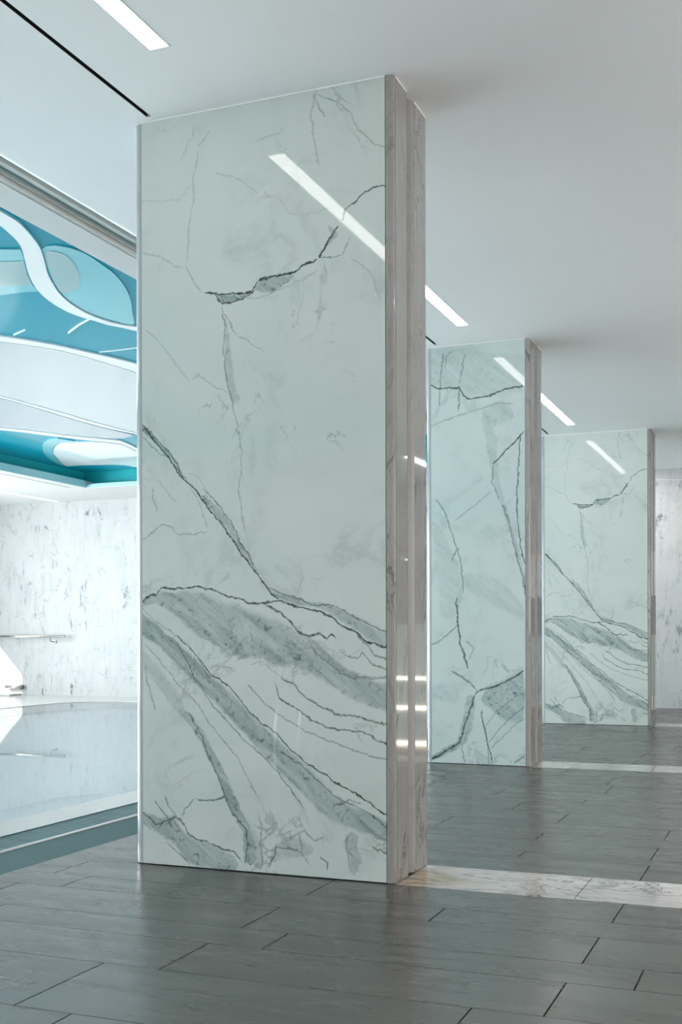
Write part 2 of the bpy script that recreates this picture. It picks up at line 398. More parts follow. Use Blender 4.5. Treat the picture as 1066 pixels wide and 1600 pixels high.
def smooth_path(pts, n=8):
    """Catmull-Rom through the points"""
    P = [Vector(p) for p in pts]
    P = [P[0] * 2 - P[1]] + P + [P[-1] * 2 - P[-2]]
    out = []
    for i in range(1, len(P) - 2):
        for k in range(n):
            t = k / n
            a, b, c, d = P[i - 1], P[i], P[i + 1], P[i + 2]
            out.append(0.5 * ((2 * b) + (c - a) * t + (2 * a - 5 * b + 4 * c - d) * t * t + (3 * b - a - 3 * c + d) * t ** 3))
    out.append(P[-2])
    return out
VEINS_WIDE = [["L",[[0.2824,2.278],[0.3274,2.263],[0.3724,2.262],[0.4274,2.257],[0.4934,2.262],[0.5264,2.299],[0.5804,2.301],[0.6334,2.312],[0.6814,2.316],[0.7084,2.339],[0.7764,2.352]],0.005,1],["L",[[0.7764,2.351],[0.7864,2.372],[0.7964,2.385],[0.8224,2.42],[0.8484,2.455],[0.8554,2.468]],0.007,0.9],["L",[[0.3274,2.263],[0.3664,2.229],[0.4054,2.223],[0.4384,2.234],[0.4714,2.245],[0.5154,2.267]],0.004,0.85],["B",[[0.3334,2.261,0.0019],[0.3724,2.244,0.0149],[0.4164,2.239,0.013],[0.4714,2.25,0.0056],[0.5044,2.261,0.0019]],0,0.75],["B",[[0.5044,2.271,0.0037],[0.5374,2.272,0.026],[0.5804,2.272,0.0298],[0.6234,2.286,0.0186],[0.6764,2.304,0.0047]],0,0.5],["L",[[0.4554,2.242],[0.5044,2.236],[0.5534,2.234],[0.6124,2.258],[0.6974,2.277],[0.7814,2.306]],0.003,0.3],["B",[[0.8124,2.474,0.0019],[0.8284,2.457,0.013],[0.8434,2.439,0.0149],[0.8224,2.401,0.0056]],0,0.5],["L",[[0.8724,2.48],[0.8864,2.523],[0.9054,2.537],[0.9304,2.552]],0.004,0.75],["L",[[0.9054,2.542],[0.9304,2.552],[0.9504,2.57],[0.9964,2.588],[1.0424,2.59]],0.004,0.75],["L",[[0.7764,2.352],[0.8224,2.353],[0.8764,2.354]],0.003,0.5],["L",[[0.8764,2.351],[0.8844,2.374],[0.9044,2.424]],0.003,0.45],["L",[[0.8944,2.344],[0.9454,2.314],[0.9754,2.287],[0.9954,2.252],[1.0244,2.164]],0.004,0.28],["L",[[0.0064,2.471],[0.0884,2.445],[0.1574,2.401],[0.1974,2.394]],0.005,0.22],["L",[[0.1984,2.401],[0.2244,2.363],[0.2404,2.321],[0.2824,2.278]],0.004,0.35],["L",[[0.2594,2.854],[0.2414,2.741],[0.2364,2.652],[0.2154,2.535],[0.2104,2.405]],0.005,0.2],["L",[[0.2454,2.951],[0.2334,2.903],[0.2224,2.895],[0.1764,2.812]],0.004,0.2],["L",[[0.3124,2.918],[0.2844,2.88],[0.2524,2.858]],0.004,0.28],["L",[[0.0184,2.678],[0.1754,2.661],[0.2044,2.702],[0.2334,2.725]],0.004,0.16],["L",[[0.7624,2.998],[0.7584,2.951],[0.7494,2.924],[0.7564,2.846],[0.7664,2.777],[0.7734,2.699]],0.005,0.3],["L",[[0.7624,2.965],[0.7774,2.933],[0.8034,2.884]],0.003,0.4],["L",[[0.7674,2.986],[0.8554,2.934],[0.9064,2.887],[0.9414,2.815],[0.9864,2.77],[1.0434,2.728]],0.004,0.33],["L",[[0.3294,2.743],[0.3964,2.723],[0.4734,2.682],[0.5324,2.634]],0.004,0.18],["L",[[0.5064,2.843],[0.5544,2.85],[0.6144,2.86],[0.6354,2.87]],0.004,0.22],["L",[[0.5974,2.615],[0.6554,2.543],[0.7194,2.528],[0.7814,2.531],[0.8234,2.549]],0.004,0.18],["L",[[0.3664,2.222],[0.3754,2.127],[0.3684,2.058],[0.3774,1.978],[0.3904,1.909]],0.0035,0.5],["L",[[0.3754,2.191],[0.4054,2.124],[0.4274,2.094]],0.0035,0.4],["L",[[0.4274,2.094],[0.4934,2.056],[0.5474,2.022]],0.003,0.3],["B",[[0.3774,2.161,0.0056],[0.3884,2.051,0.013],[0.3964,1.962,0.0205],[0.4094,1.872,0.0186],[0.4174,1.812,0.0028]],0,0.28],["L",[[0.3884,1.913],[0.4044,1.862],[0.4154,1.802],[0.4374,1.702],[0.4514,1.632],[0.4444,1.544],[0.4364,1.485],[0.4474,1.406],[0.4694,1.317]],0.0035,0.36],["L",[[0.0054,2.17],[0.0874,2.095],[0.1684,1.992],[0.2194,1.93]],0.0035,0.24],["L",[[0.2194,1.93],[0.2594,1.959],[0.3044,1.92],[0.3884,1.878]],0.004,0.24],["L",[[-0.0036,1.778],[0.0454,1.723],[0.0974,1.662],[0.1444,1.609],[0.1724,1.569],[0.2014,1.535],[0.2414,1.503],[0.2804,1.451],[0.3254,1.403],[0.3704,1.35],[0.4034,1.301],[0.4364,1.257],[0.4694,1.219],[0.5014,1.176],[0.5344,1.134],[0.5774,1.084],[0.6144,1.05]],0.004,0.95],["L",[[0.0044,1.721],[0.0514,1.682],[0.1204,1.627],[0.1724,1.569]],0.003,0.5],["L",[[-0.0036,1.781],[0.0634,1.719],[0.1154,1.668],[0.1614,1.61],[0.1844,1.566],[0.2074,1.539]],0.003,0.75],["B",[[-0.0036,1.767,0.0112],[0.0624,1.705,0.013],[0.1154,1.655,0.013],[0.1614,1.598,0.0112],[0.1954,1.549,0.0037]],0,0.55],["L",[[0.2724,1.508],[0.3254,1.459],[0.3644,1.418],[0.3924,1.374],[0.4254,1.32],[0.4414,1.283],[0.4804,1.238],[0.5014,1.183]],0.003,0.7],["B",[[0.2694,1.484,0.0149],[0.3144,1.442,0.0223],[0.3644,1.385,0.0242],[0.4034,1.339,0.0242],[0.4364,1.283,0.0205],[0.4804,1.223,0.0093],[0.5234,1.158,0.0065]],0,0.62],["L",[[0.2074,1.577],[0.2584,1.549],[0.3144,1.471]],0.003,0.25],["L",[[0.0034,1.308],[0.0504,1.342],[0.0854,1.366],[0.1264,1.359],[0.1664,1.332],[0.2354,1.325],[0.3024,1.333]],0.0035,0.4],["L",[[0.0504,1.525],[0.0444,1.474],[0.0684,1.432],[0.0564,1.418]],0.004,0.4],["L",[[0.0624,1.56],[0.1204,1.491],[0.1664,1.448]],0.004,0.22],["L",[[0.2014,1.537],[0.2694,1.434],[0.3024,1.342]],0.004,0.28],["L",[[-0.0016,1.052],[0.0144,1.072],[0.0614,1.087],[0.0844,1.112],[0.1424,1.114],[0.2344,1.114],[0.3134,1.106],[0.3694,1.087],[0.4244,1.067],[0.4794,1.051],[0.5444,1.05],[0.6094,1.054],[0.6514,1.042],[0.7154,1.029],[0.7884,1.006],[0.8294,0.989],[0.8704,0.956],[0.9214,0.932],[0.9714,0.899],[1.0414,0.88]],0.0045,0.95],["L",[[0.5614,1.109],[0.6304,1.078],[0.7044,1.063],[0.7774,1.033],[0.8194,1.037],[0.8704,1.022],[0.9214,0.989],[0.9614,0.974],[1.0414,0.936]],0.004,0.65],["B",[[0.5664,1.084,0.0056],[0.6624,1.058,0.013],[0.7364,1.048,0.0112],[0.8194,1.018,0.0167],[0.8904,0.984,0.0242],[0.9714,0.937,0.0279],[1.0464,0.904,0.0279]],0,0.5],["L",[[0.6834,1.077],[0.6994,1.121],[0.7154,1.149]],0.003,0.35],["L",[[0.5444,1.047],[0.6094,1.011],[0.6624,0.971],[0.6934,0.933],[0.7304,0.918],[0.7774,0.923],[0.8084,0.908],[0.8244,0.928],[0.8514,0.916]],0.0045,0.85],["L",[[0.7304,0.913],[0.7564,0.861],[0.8084,0.823],[0.8494,0.794],[0.8694,0.775],[0.9204,0.757],[1.0414,0.768]],0.005,0.45],["L",[[0.8704,0.856],[0.9314,0.838],[0.9514,0.856],[0.9814,0.824],[1.0414,0.801]],0.004,0.6],["L",[[0.9214,0.929],[0.9714,0.889],[0.9964,0.852],[1.0414,0.841]],0.004,0.65],["B",[[0.0044,1.052,0.0112],[0.0614,1.072,0.0205],[0.1194,1.061,0.0391],[0.1994,1.03,0.0725],[0.2794,0.994,0.0977],[0.4134,0.943,0.1023],[0.5444,0.909,0.0977],[0.6624,0.88,0.0791],[0.7774,0.822,0.0651],[0.9004,0.738,0.0512],[1.0454,0.688,0.0558]],0,0.62],["B",[[0.0434,0.996,0.0093],[0.1304,0.929,0.0112],[0.2794,0.899,0.013],[0.4244,0.83,0.013],[0.5654,0.816,0.013]],0,-0.3],["B",[[-0.0016,0.971,0.0465],[0.1074,0.897,0.0484],[0.1994,0.814,0.0465],[0.3014,0.73,0.0484],[0.4124,0.633,0.0512],[0.5214,0.532,0.0577],[0.6294,0.439,0.0614],[0.7344,0.351,0.0614],[0.8174,0.284,0.0558],[0.8994,0.245,0.0465],[1.0444,0.197,0.0372]],0,0.66],["L",[[0.1534,0.907],[0.2104,0.804],[0.2674,0.719],[0.3234,0.645],[0.3904,0.578],[0.4564,0.511],[0.4994,0.487],[0.6074,0.394],[0.7134,0.254]],0.003,0.6],["L",[[0.1534,0.929],[0.2454,0.839],[0.3124,0.772],[0.3904,0.721],[0.4784,0.624],[0.5864,0.549],[0.6504,0.493],[0.7134,0.437],[0.7964,0.393],[0.8794,0.347],[0.9394,0.323],[1.0394,0.253]],0.0035,0.85],["L",[[0.2454,0.841],[0.3014,0.76],[0.3294,0.775]],0.004,0.5],["L",[[0.6074,0.481],[0.7034,0.425],[0.7764,0.361],[0.8484,0.309],[0.9194,0.289],[1.0394,0.216]],0.003,0.6],["L",[[0.0014,0.894],[0.0954,0.808],[0.1644,0.728],[0.2334,0.669],[0.3124,0.571],[0.3784,0.493],[0.4344,0.436],[0.4884,0.34],[0.5314,0.283]],0.003,0.45],["L",[[0.0024,1.032],[0.0604,0.98],[0.1194,0.945],[0.1994,0.889]],0.004,0.35],["B",[[0.0014,0.828,0.0372],[0.0724,0.757,0.0465],[0.1414,0.677,0.0512],[0.1984,0.613,0.0512]],0,0.28],["B",[[0.1754,0.637,0.0279],[0.2444,0.559,0.0242],[0.2894,0.49,0.0205],[0.3344,0.412,0.0242],[0.3724,0.344,0.026],[0.4064,0.267,0.026],[0.4444,0.2,0.0242],[0.4774,0.143,0.026],[0.4844,0.026,0.0316]],0,0.6],["L",[[0.2104,0.618],[0.2664,0.529],[0.3114,0.431],[0.3504,0.343],[0.3894,0.256],[0.4334,0.199],[0.4664,0.162],[0.4744,0.113],[0.4574,0.024]],0.004,0.65],["L",[[0.0074,0.817],[0.0194,0.726],[0.0594,0.615]],0.005,0.35],["L",[[0.6084,0.763],[0.6724,0.735],[0.7144,0.687],[0.7764,0.65],[0.8384,0.628],[0.9004,0.62],[1.0404,0.59]],0.0045,0.7],["L",[[0.5814,0.763],[0.6084,0.685],[0.6724,0.648],[0.7354,0.601],[0.8074,0.574],[0.8694,0.562],[0.9504,0.559],[1.0404,0.52]],0.004,0.75],["L",[[0.4674,0.742],[0.5434,0.665],[0.5974,0.622],[0.6924,0.571],[0.7764,0.535],[0.8484,0.514],[0.8994,0.496],[1.0404,0.459]],0.0035,0.5],["L",[[0.4784,0.811],[0.5444,0.816],[0.6084,0.763]],0.004,0.3],["L",[[0.0004,0.205],[0.0584,0.162],[0.1174,0.183],[0.1514,0.198],[0.1914,0.17],[0.2034,0.136],[0.2374,0.113],[0.2994,0.102],[0.3554,0.086],[0.4114,0.075],[0.4494,0.033]],0.0045,0.75],["B",[[-0.0036,0.189,0.026],[0.0704,0.158,0.0335],[0.1404,0.147,0.0558],[0.1974,0.08,0.0558],[0.2544,0.059,0.0512],[0.3334,0.045,0.0465],[0.4324,0.022,0.0279]],0,0.62],["L",[[0.0534,0.264],[0.0824,0.23],[0.1174,0.179]],0.004,0.6],["L",[[0.1054,0.284],[0.1144,0.247],[0.1514,0.198]],0.004,0.55],["L",[[0.1744,0.2],[0.1924,0.231],[0.2434,0.279]],0.004,0.5],["L",[[0.2434,0.279],[0.2884,0.271],[0.3334,0.278],[0.3764,0.293]],0.005,0.7],["L",[[0.1054,0.099],[0.1514,0.062],[0.2024,0.025],[0.2194,-0.003]],0.004,0.5],["B",[[0.5634,0.061,0.0279],[0.6064,0.093,0.0372],[0.6604,0.111,0.0428],[0.7124,0.11,0.0279],[0.7544,0.103,0.0149]],0,0.32],["L",[[0.5614,0.022],[0.5794,0.072],[0.5964,0.121]],0.005,0.6],["L",[[0.5854,0.111],[0.6494,0.106],[0.7024,0.099]],0.005,0.6],["L",[[0.6914,0.176],[0.7024,0.099],[0.7334,0.044]],0.005,0.45],["L",[[0.6494,0.144],[0.7124,0.169],[0.7544,0.141],[0.8064,0.164]],0.005,0.4],["B",[[0.9144,0.189,0.0279],[0.9034,0.132,0.0316],[0.9244,0.086,0.0279],[0.9184,0.02,0.013]],0,0.45],["L",[[0.8884,0.169],[0.8864,0.102],[0.9084,0.028]],0.004,0.5],["L",[[0.8174,0.231],[0.8324,0.28],[0.8994,0.307],[0.9494,0.295]],0.004,0.55],["L",[[0.7704,0.085],[0.8064,0.059],[0.8114,0.03]],0.004,0.6],["L",[[0.9894,0.138],[1.0194,0.126],[1.0444,0.113]],0.004,0.7],["L",[[0.5204,0.234],[0.5374,0.166],[0.5314,0.019]],0.005,0.35],["B",[[0.4994,0.174,0.0186],[0.5154,0.097,0.0242],[0.5204,0.009,0.0205]],0,0.3]]
VEINS_NARROW = [["L",[[-0.0046,2.73],[0.0594,2.694],[0.1244,2.699],[0.1674,2.685],[0.2104,2.692],[0.2424,2.638],[0.2734,2.604],[0.3584,2.612],[0.4424,2.618],[0.5464,2.654],[0.6864,2.663]],0.007,0.9],["L",[[0.0934,2.96],[0.0824,2.879],[0.0704,2.714],[0.0594,2.569]],0.007,0.5],["L",[[0.1684,2.964],[0.1144,2.917],[0.0994,2.836]],0.006,0.4],["L",[[0.2104,2.712],[0.2214,2.753],[0.2424,2.864],[0.2644,2.944]],0.006,0.4],["L",[[0.2104,2.702],[0.2144,2.588],[0.1994,2.518]],0.007,0.6],["L",[[-0.0056,2.429],[0.1454,2.48],[0.3164,2.519],[0.4834,2.553],[0.6084,2.548]],0.006,0.35],["B",[[-0.0046,2.866,0.14],[0.1464,2.831,0.18],[0.3164,2.796,0.18],[0.5254,2.757,0.16],[0.6864,2.763,0.14]],0,0.22],["B",[[0.3794,2.504,0.06],[0.4524,2.478,0.09],[0.5254,2.493,0.08],[0.6074,2.467,0.04]],0,0.3],["B",[[0.3894,2.483,0.02],[0.4374,2.337,0.044],[0.4624,2.131,0.036],[0.5034,1.926,0.02],[0.5854,1.719,0.008]],0,0.28],["L",[[0.6854,2.35],[0.6074,2.275],[0.5244,2.199],[0.4514,2.132]],0.007,0.85],["L",[[0.4574,2.132],[0.4454,2.01],[0.5034,1.875]],0.006,0.5],["L",[[0.1654,1.736],[0.2724,1.814],[0.3564,1.871],[0.4514,1.949]],0.006,0.3],["L",[[0.6524,2.322],[0.6374,2.121],[0.6264,1.879],[0.6424,1.677],[0.6624,1.514],[0.6834,1.413]],0.006,0.75],["L",[[0.5234,1.844],[0.5854,1.679],[0.6154,1.516],[0.6664,1.333],[0.6864,1.191]],0.007,0.5],["B",[[0.5234,1.844,0.012],[0.5954,1.638,0.018],[0.6504,1.414,0.02],[0.6864,1.232,0.014]],0,0.4],["L",[[0.0324,1.907],[0.1004,1.8],[0.1544,1.654],[0.1964,1.528],[0.2284,1.383],[0.2384,1.219]],0.007,0.5],["B",[[0.0144,1.742,0.02],[0.0784,1.573,0.068],[0.1214,1.407,0.092],[0.1424,1.22,0.1],[0.1204,1.034,0.06]],0,0.2],["L",[[0.1434,1.447],[0.1864,1.529],[0.2074,1.549]],0.007,0.5],["B",[[0.2284,1.322,0.04],[0.3764,1.257,0.12],[0.5224,1.194,0.1],[0.6254,1.111,0.08],[0.6824,1.05,0.06]],0,0.22],["L",[[0.1814,1.199],[0.1954,1.075],[0.2064,0.951],[0.2164,0.848],[0.2584,0.725],[0.2694,0.674]],0.009,0.8],["L",[[-0.0096,0.848],[0.0774,0.89],[0.1634,0.962],[0.2014,1.013]],0.007,0.55],["L",[[0.2054,0.889],[0.2694,0.879],[0.3114,0.828],[0.2794,0.746]],0.007,0.4],["L",[[0.1414,0.662],[0.2264,0.622],[0.2904,0.581],[0.3424,0.521]],0.009,0.6],["L",[[0.6814,0.677],[0.6034,0.626],[0.5204,0.58],[0.4264,0.543],[0.3424,0.521],[0.3114,0.479]],0.008,0.85],["L",[[0.3114,0.5],[0.3004,0.418],[0.2684,0.335],[0.2364,0.231],[0.2044,0.148]],0.009,0.8],["L",[[0.2144,0.158],[0.1394,0.104],[0.0754,0.071],[-0.0006,0.027]],0.009,0.85],["B",[[-0.0116,0.026,0.018],[0.0754,0.075,0.024],[0.1614,0.115,0.028],[0.2254,0.159,0.028]],0,0.75],["B",[[0.2894,0.499,0.032],[0.2784,0.355,0.04],[0.2464,0.231,0.044],[0.2144,0.127,0.036]],0,0.5],["B",[[0.3634,0.46,0.02],[0.4374,0.482,0.09],[0.5204,0.463,0.15],[0.6034,0.484,0.18],[0.6854,0.506,0.2]],0,0.6],["L",[[0.3634,0.398],[0.3844,0.256],[0.4154,0.155],[0.4464,0.013]],0.007,0.7],["L",[[0.3844,0.256],[0.4784,0.381],[0.5824,0.464],[0.6854,0.526]],0.005,0.4],["L",[[0.4154,0.155],[0.5194,0.28],[0.6024,0.363],[0.6844,0.425]],0.005,0.5],["L",[[0.4254,0.114],[0.5404,0.22],[0.6234,0.303],[0.6844,0.345]],0.005,0.4],["L",[[0.2254,0.128],[0.2424,0.005]],0.007,0.5],["L",[[0.4154,0.134],[0.4104,0.001]],0.006,0.5],["L",[[0.6014,0.019],[0.6844,0.083]],0.008,0.6],["B",[[0.0004,0.515,0.04],[0.0764,0.516,0.072],[0.2044,0.498,0.08]],0,0.18],["B",[[0.3104,0.09,0.06],[0.3734,0.031,0.06],[0.4564,0.013,0.05]],0,0.25]]
BANDS = {"RIBBON":[[[-5.2,-3.9],[-5.2,-1.0],[-4.3,1.4],[-4.0,3.4],[-4.023,4.892],[-4.023,5.08],[-4.028,5.159],[-4.039,5.261],[-4.08,5.391],[-4.13,5.525],[-4.191,5.661],[-4.311,5.866],[-4.431,6.059],[-4.541,6.272],[-4.631,6.475],[-4.697,6.702],[-4.728,6.92],[-4.718,7.086],[-4.685,7.224],[-4.595,7.367],[-4.448,7.546],[-4.0,8.9],[-3.5,10.6]],[[-5.5,-3.9],[-5.5,-0.9],[-4.6,1.4],[-4.2,3.5],[-4.139,5.033],[-4.165,5.258],[-4.193,5.37],[-4.238,5.507],[-4.306,5.641],[-4.422,5.821],[-4.559,6.038],[-4.674,6.251],[-4.758,6.458],[-4.808,6.656],[-4.83,6.839],[-4.82,6.982],[-4.788,7.098],[-4.756,7.237],[-4.701,7.345],[-4.654,7.461],[-4.52,7.669],[-4.1,9.1],[-3.5,11.0]]],"EDGE":[[[-6.6,-3.9],[-6.6,-1.0],[-7.1,2.0],[-7.0,4.5],[-6.55,6.0],[-5.912,6.957],[-5.705,7.199],[-5.581,7.39],[-5.467,7.605],[-5.376,7.867],[-5.281,8.142],[-5.221,8.369],[-5.162,8.756],[-5.0,10.5],[-5.25,12.4],[-5.55,13.65]],[[-6.71,-3.9],[-6.71,-1.0],[-7.21,2.0],[-7.11,4.5],[-6.66,6.0],[-5.997,7.056],[-5.803,7.322],[-5.667,7.503],[-5.544,7.712],[-5.468,8.001],[-5.416,8.35],[-5.386,8.633],[-5.383,9.131],[-5.36,10.5],[-5.61,12.4],[-5.91,13.65]]],"WHITE":[[[-6.725,-3.9],[-6.725,-1.0],[-7.225,2.0],[-7.125,4.5],[-6.675,6.0],[-6.011,7.073],[-5.817,7.34],[-5.681,7.522],[-5.561,7.735],[-5.485,8.026],[-5.433,8.376],[-5.404,8.662],[-5.402,9.162],[-5.38,10.5],[-5.63,12.4],[-5.93,13.65]],[[-8.2,-3.9],[-8.2,-1.0],[-8.3,3.0],[-7.9,5.5],[-7.4,7.2],[-7.165,8.429],[-7.101,8.959],[-7.071,9.36],[-7.048,9.802],[-7.047,10.309],[-7.021,10.822],[-6.977,11.181],[-6.924,11.741],[-6.8,12.7],[-6.72,13.65]]],"SEAM":[[[-8.212,-3.9],[-8.212,-1.0],[-8.312,3.0],[-7.912,5.5],[-7.412,7.2],[-7.181,8.448],[-7.127,8.991],[-7.097,9.395],[-7.075,9.839],[-7.075,10.351],[-7.046,10.86],[-6.997,11.212],[-6.945,11.775],[-6.812,12.7],[-6.732,13.65]],[[-8.25,-3.9],[-8.25,-1.0],[-8.35,3.0],[-7.95,5.5],[-7.45,7.2],[-7.214,8.487],[-7.17,9.045],[-7.151,9.465],[-7.153,9.948],[-7.156,10.469],[-7.11,10.958],[-7.042,11.284],[-6.986,11.845],[-6.85,12.7],[-6.77,13.65]]],"PALE":[[[-8.265,-3.9],[-8.265,-1.0],[-8.365,3.0],[-7.965,5.5],[-7.465,7.2],[-7.239,8.517],[-7.196,9.078],[-7.182,9.507],[-7.186,9.993],[-7.19,10.519],[-7.145,11.012],[-7.118,11.314],[-7.111,11.348]],[[-9.38,-3.9],[-9.38,-1.0],[-9.38,7.5],[-9.2,8.8],[-8.85,9.6],[-8.508,10.008],[-8.192,10.335],[-8.04,10.513],[-7.917,10.739],[-7.798,10.98],[-7.658,11.202],[-7.493,11.397],[-7.346,11.479]]],"RIM":[[[-9.35,9.05],[-8.85,9.62],[-8.543,10.048],[-8.221,10.37],[-8.068,10.55],[-7.945,10.777],[-7.826,11.019],[-7.691,11.251],[-7.537,11.464],[-7.463,11.657],[-7.56,12.114],[-7.912,13.415]],[[-9.4,9.25],[-8.95,9.75],[-8.625,10.145],[-8.301,10.472],[-8.164,10.676],[-8.054,10.924],[-7.928,11.163],[-7.793,11.4],[-7.638,11.617],[-7.564,11.814],[-7.666,12.283],[-8.034,13.62]]]}
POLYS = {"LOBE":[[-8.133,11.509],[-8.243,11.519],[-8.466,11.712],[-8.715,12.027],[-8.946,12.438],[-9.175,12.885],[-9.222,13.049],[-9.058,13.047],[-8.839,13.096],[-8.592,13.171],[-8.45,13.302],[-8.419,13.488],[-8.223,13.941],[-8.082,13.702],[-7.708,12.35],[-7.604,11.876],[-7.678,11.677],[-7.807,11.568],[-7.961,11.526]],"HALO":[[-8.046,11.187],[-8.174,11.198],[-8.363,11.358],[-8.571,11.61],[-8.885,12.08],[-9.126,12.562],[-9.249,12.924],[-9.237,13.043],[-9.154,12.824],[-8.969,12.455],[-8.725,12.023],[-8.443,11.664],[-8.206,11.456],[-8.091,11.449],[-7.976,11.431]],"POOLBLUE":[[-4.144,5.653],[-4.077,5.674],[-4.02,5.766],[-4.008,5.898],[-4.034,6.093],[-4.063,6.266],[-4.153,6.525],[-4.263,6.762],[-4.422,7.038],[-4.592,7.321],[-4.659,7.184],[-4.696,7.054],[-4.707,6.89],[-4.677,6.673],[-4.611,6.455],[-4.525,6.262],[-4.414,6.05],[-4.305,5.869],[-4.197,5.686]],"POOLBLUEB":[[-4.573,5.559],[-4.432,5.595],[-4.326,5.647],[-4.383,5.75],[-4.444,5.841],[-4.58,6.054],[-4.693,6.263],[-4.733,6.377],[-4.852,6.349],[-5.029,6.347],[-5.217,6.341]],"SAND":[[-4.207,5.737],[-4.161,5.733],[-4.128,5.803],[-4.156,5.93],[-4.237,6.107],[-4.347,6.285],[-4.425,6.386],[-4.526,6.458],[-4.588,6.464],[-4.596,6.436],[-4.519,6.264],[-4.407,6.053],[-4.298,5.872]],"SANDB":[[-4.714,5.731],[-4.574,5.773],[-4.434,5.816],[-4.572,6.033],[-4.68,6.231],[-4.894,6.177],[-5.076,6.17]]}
REFL_LINES = {"A":[[-5.185,7.35],[-4.976,7.189],[-4.796,7.074]],"B":[[-5.608,7.239],[-5.435,7.153]],"C":[[-5.3,7.939],[-5.083,7.942],[-4.951,7.936],[-4.747,7.941]],"SQ":[[-4.206,5.751],[-4.19,5.772],[-4.157,5.814],[-4.164,5.883],[-4.208,5.967],[-4.266,6.004],[-4.289,6.086],[-4.347,6.125],[-4.383,6.222],[-4.448,6.228],[-4.445,6.311],[-4.528,6.395],[-4.577,6.392]]}
# ------------------------------------------------------------------ materials
M = {}
M['slab_wide'] = slab_marble('marble_slab', VEINS_WIDE, (0.58, 0.635, 0.605), (0.23, 0.30, 0.285), (0.022, 0.04, 0.036), 0.0)
M['slab_narrow'] = slab_marble('marble_slab_narrow', VEINS_NARROW, (0.54, 0.62, 0.61), (0.25, 0.335, 0.335), (0.03, 0.055, 0.055), 5.3)
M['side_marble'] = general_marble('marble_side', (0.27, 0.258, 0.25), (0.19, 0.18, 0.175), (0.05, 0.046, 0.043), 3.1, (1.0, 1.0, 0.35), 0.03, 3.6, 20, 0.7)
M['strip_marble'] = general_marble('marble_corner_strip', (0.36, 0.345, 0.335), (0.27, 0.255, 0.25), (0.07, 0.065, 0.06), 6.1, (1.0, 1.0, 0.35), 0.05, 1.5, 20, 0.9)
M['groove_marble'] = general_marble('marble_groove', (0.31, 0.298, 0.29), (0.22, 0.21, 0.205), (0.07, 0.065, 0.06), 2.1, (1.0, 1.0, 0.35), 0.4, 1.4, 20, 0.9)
M['edge_marble'] = general_marble('marble_edge', (0.33, 0.35, 0.36), (0.28, 0.30, 0.31), (0.40, 0.44, 0.45), 8.2, (1, 1, 0.6), 0.12, 1.5, 10, 0.5)
def threshold_stone():
    m = general_marble('marble_threshold', (0.60, 0.55, 0.53), (0.40, 0.37, 0.365), (0.07, 0.065, 0.07), 1.3, (0.8, 2.2, 1.0), 0.10, 1.5, 24, 1.25, 1.5)
    w = NT.__new__(NT)
    w.m, w.t = m, m.node_tree
    w.p, w.out = w.t.nodes['Principled BSDF'], w.t.nodes['Material Output']
    src = w.p.inputs['Base Color'].links[0].from_socket
    co = w.coord('Object')
    x, y, z = w.xyz(co)
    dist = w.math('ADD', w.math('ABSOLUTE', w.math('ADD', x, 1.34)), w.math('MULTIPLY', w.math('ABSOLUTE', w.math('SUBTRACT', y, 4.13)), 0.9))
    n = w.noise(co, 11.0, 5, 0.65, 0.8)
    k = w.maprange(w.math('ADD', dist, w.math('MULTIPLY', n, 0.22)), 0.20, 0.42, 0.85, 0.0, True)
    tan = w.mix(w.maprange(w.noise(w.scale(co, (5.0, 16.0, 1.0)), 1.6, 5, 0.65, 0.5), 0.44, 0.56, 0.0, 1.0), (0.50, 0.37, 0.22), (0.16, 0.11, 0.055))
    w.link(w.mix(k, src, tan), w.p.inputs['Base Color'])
    return m
M['sill_marble'] = threshold_stone()
M['joint'] = plain('dark_joint', (0.03, 0.03, 0.028), 0.8)
M['core'] = plain('pier_core', (0.25, 0.25, 0.24), 0.9)
M['sealant'] = plain('white_sealant', (0.78, 0.80, 0.80), 0.5)
M['ceiling'] = plain('ceiling_paint', (0.90, 0.905, 0.91), 0.65, grain=0.015, gscale=3.0)
M['soffit'] = plain('white_soffit', (0.66, 0.665, 0.66), 0.5)
M['black'] = plain('black_slot', (0.012, 0.016, 0.016), 0.6)
M['slot_lip'] = plain('grey_slot_lip', (0.20, 0.23, 0.22), 0.4)
M['track'] = plain('grey_track', (0.66, 0.64, 0.61), 0.35)
M['lamp'] = glow('lamp_diffuser', (1.0, 0.97, 0.97, 1), LAMP_GLOW)
M['led'] = glow('led_strip', (1.0, 0.86, 0.72, 1), LED_GLOW)
M['lamp_wall'] = glow('wall_side_diffuser', (1.0, 0.97, 0.95, 1), WALL_FILL_GLOW)  # for the added lamp that brightens the far wall
M['lamp_bright'] = glow('second_row_diffuser', (1.0, 0.96, 0.93, 1), LAMP2_GLOW)
M['underwater'] = glow('underwater_lamp', (0.88, 0.98, 1.0, 1), POOL_FILL_GLOW)  # for the added strip in the pool
M['thin_led'] = glow('thin_light_line', (1.0, 1.0, 1.0, 1), 1.4)
M['pane'] = glow('daylight_pane', (*WINDOW_COL, 1), WINDOW_GLOW)
M['side_pane'] = glow('soft_daylight_pane', (1.0, 0.96, 0.92, 1), SIDE_FILL_GLOW)  # glow of the added panes in the right wall
M['alu'] = plain('aluminium', (0.75, 0.76, 0.76), 0.3, 1.0)
M['steel'] = plain('brushed_steel', (0.72, 0.70, 0.66), 0.22, 1.0)
M['steel_dark'] = plain('bracket_steel', (0.22, 0.22, 0.22), 0.35, 1.0)
M['chrome'] = plain('polished_steel', (0.85, 0.86, 0.86), 0.06, 1.0)
M['grout'] = plain('dark_grout', (0.035, 0.037, 0.035), 0.85)
M['blue'] = plain('blue_lacquer', (0.006, 0.28, 0.39), 0.08, ior=1.16)
M['teal'] = plain('teal_paint', (0.008, 0.43, 0.47), 0.45)
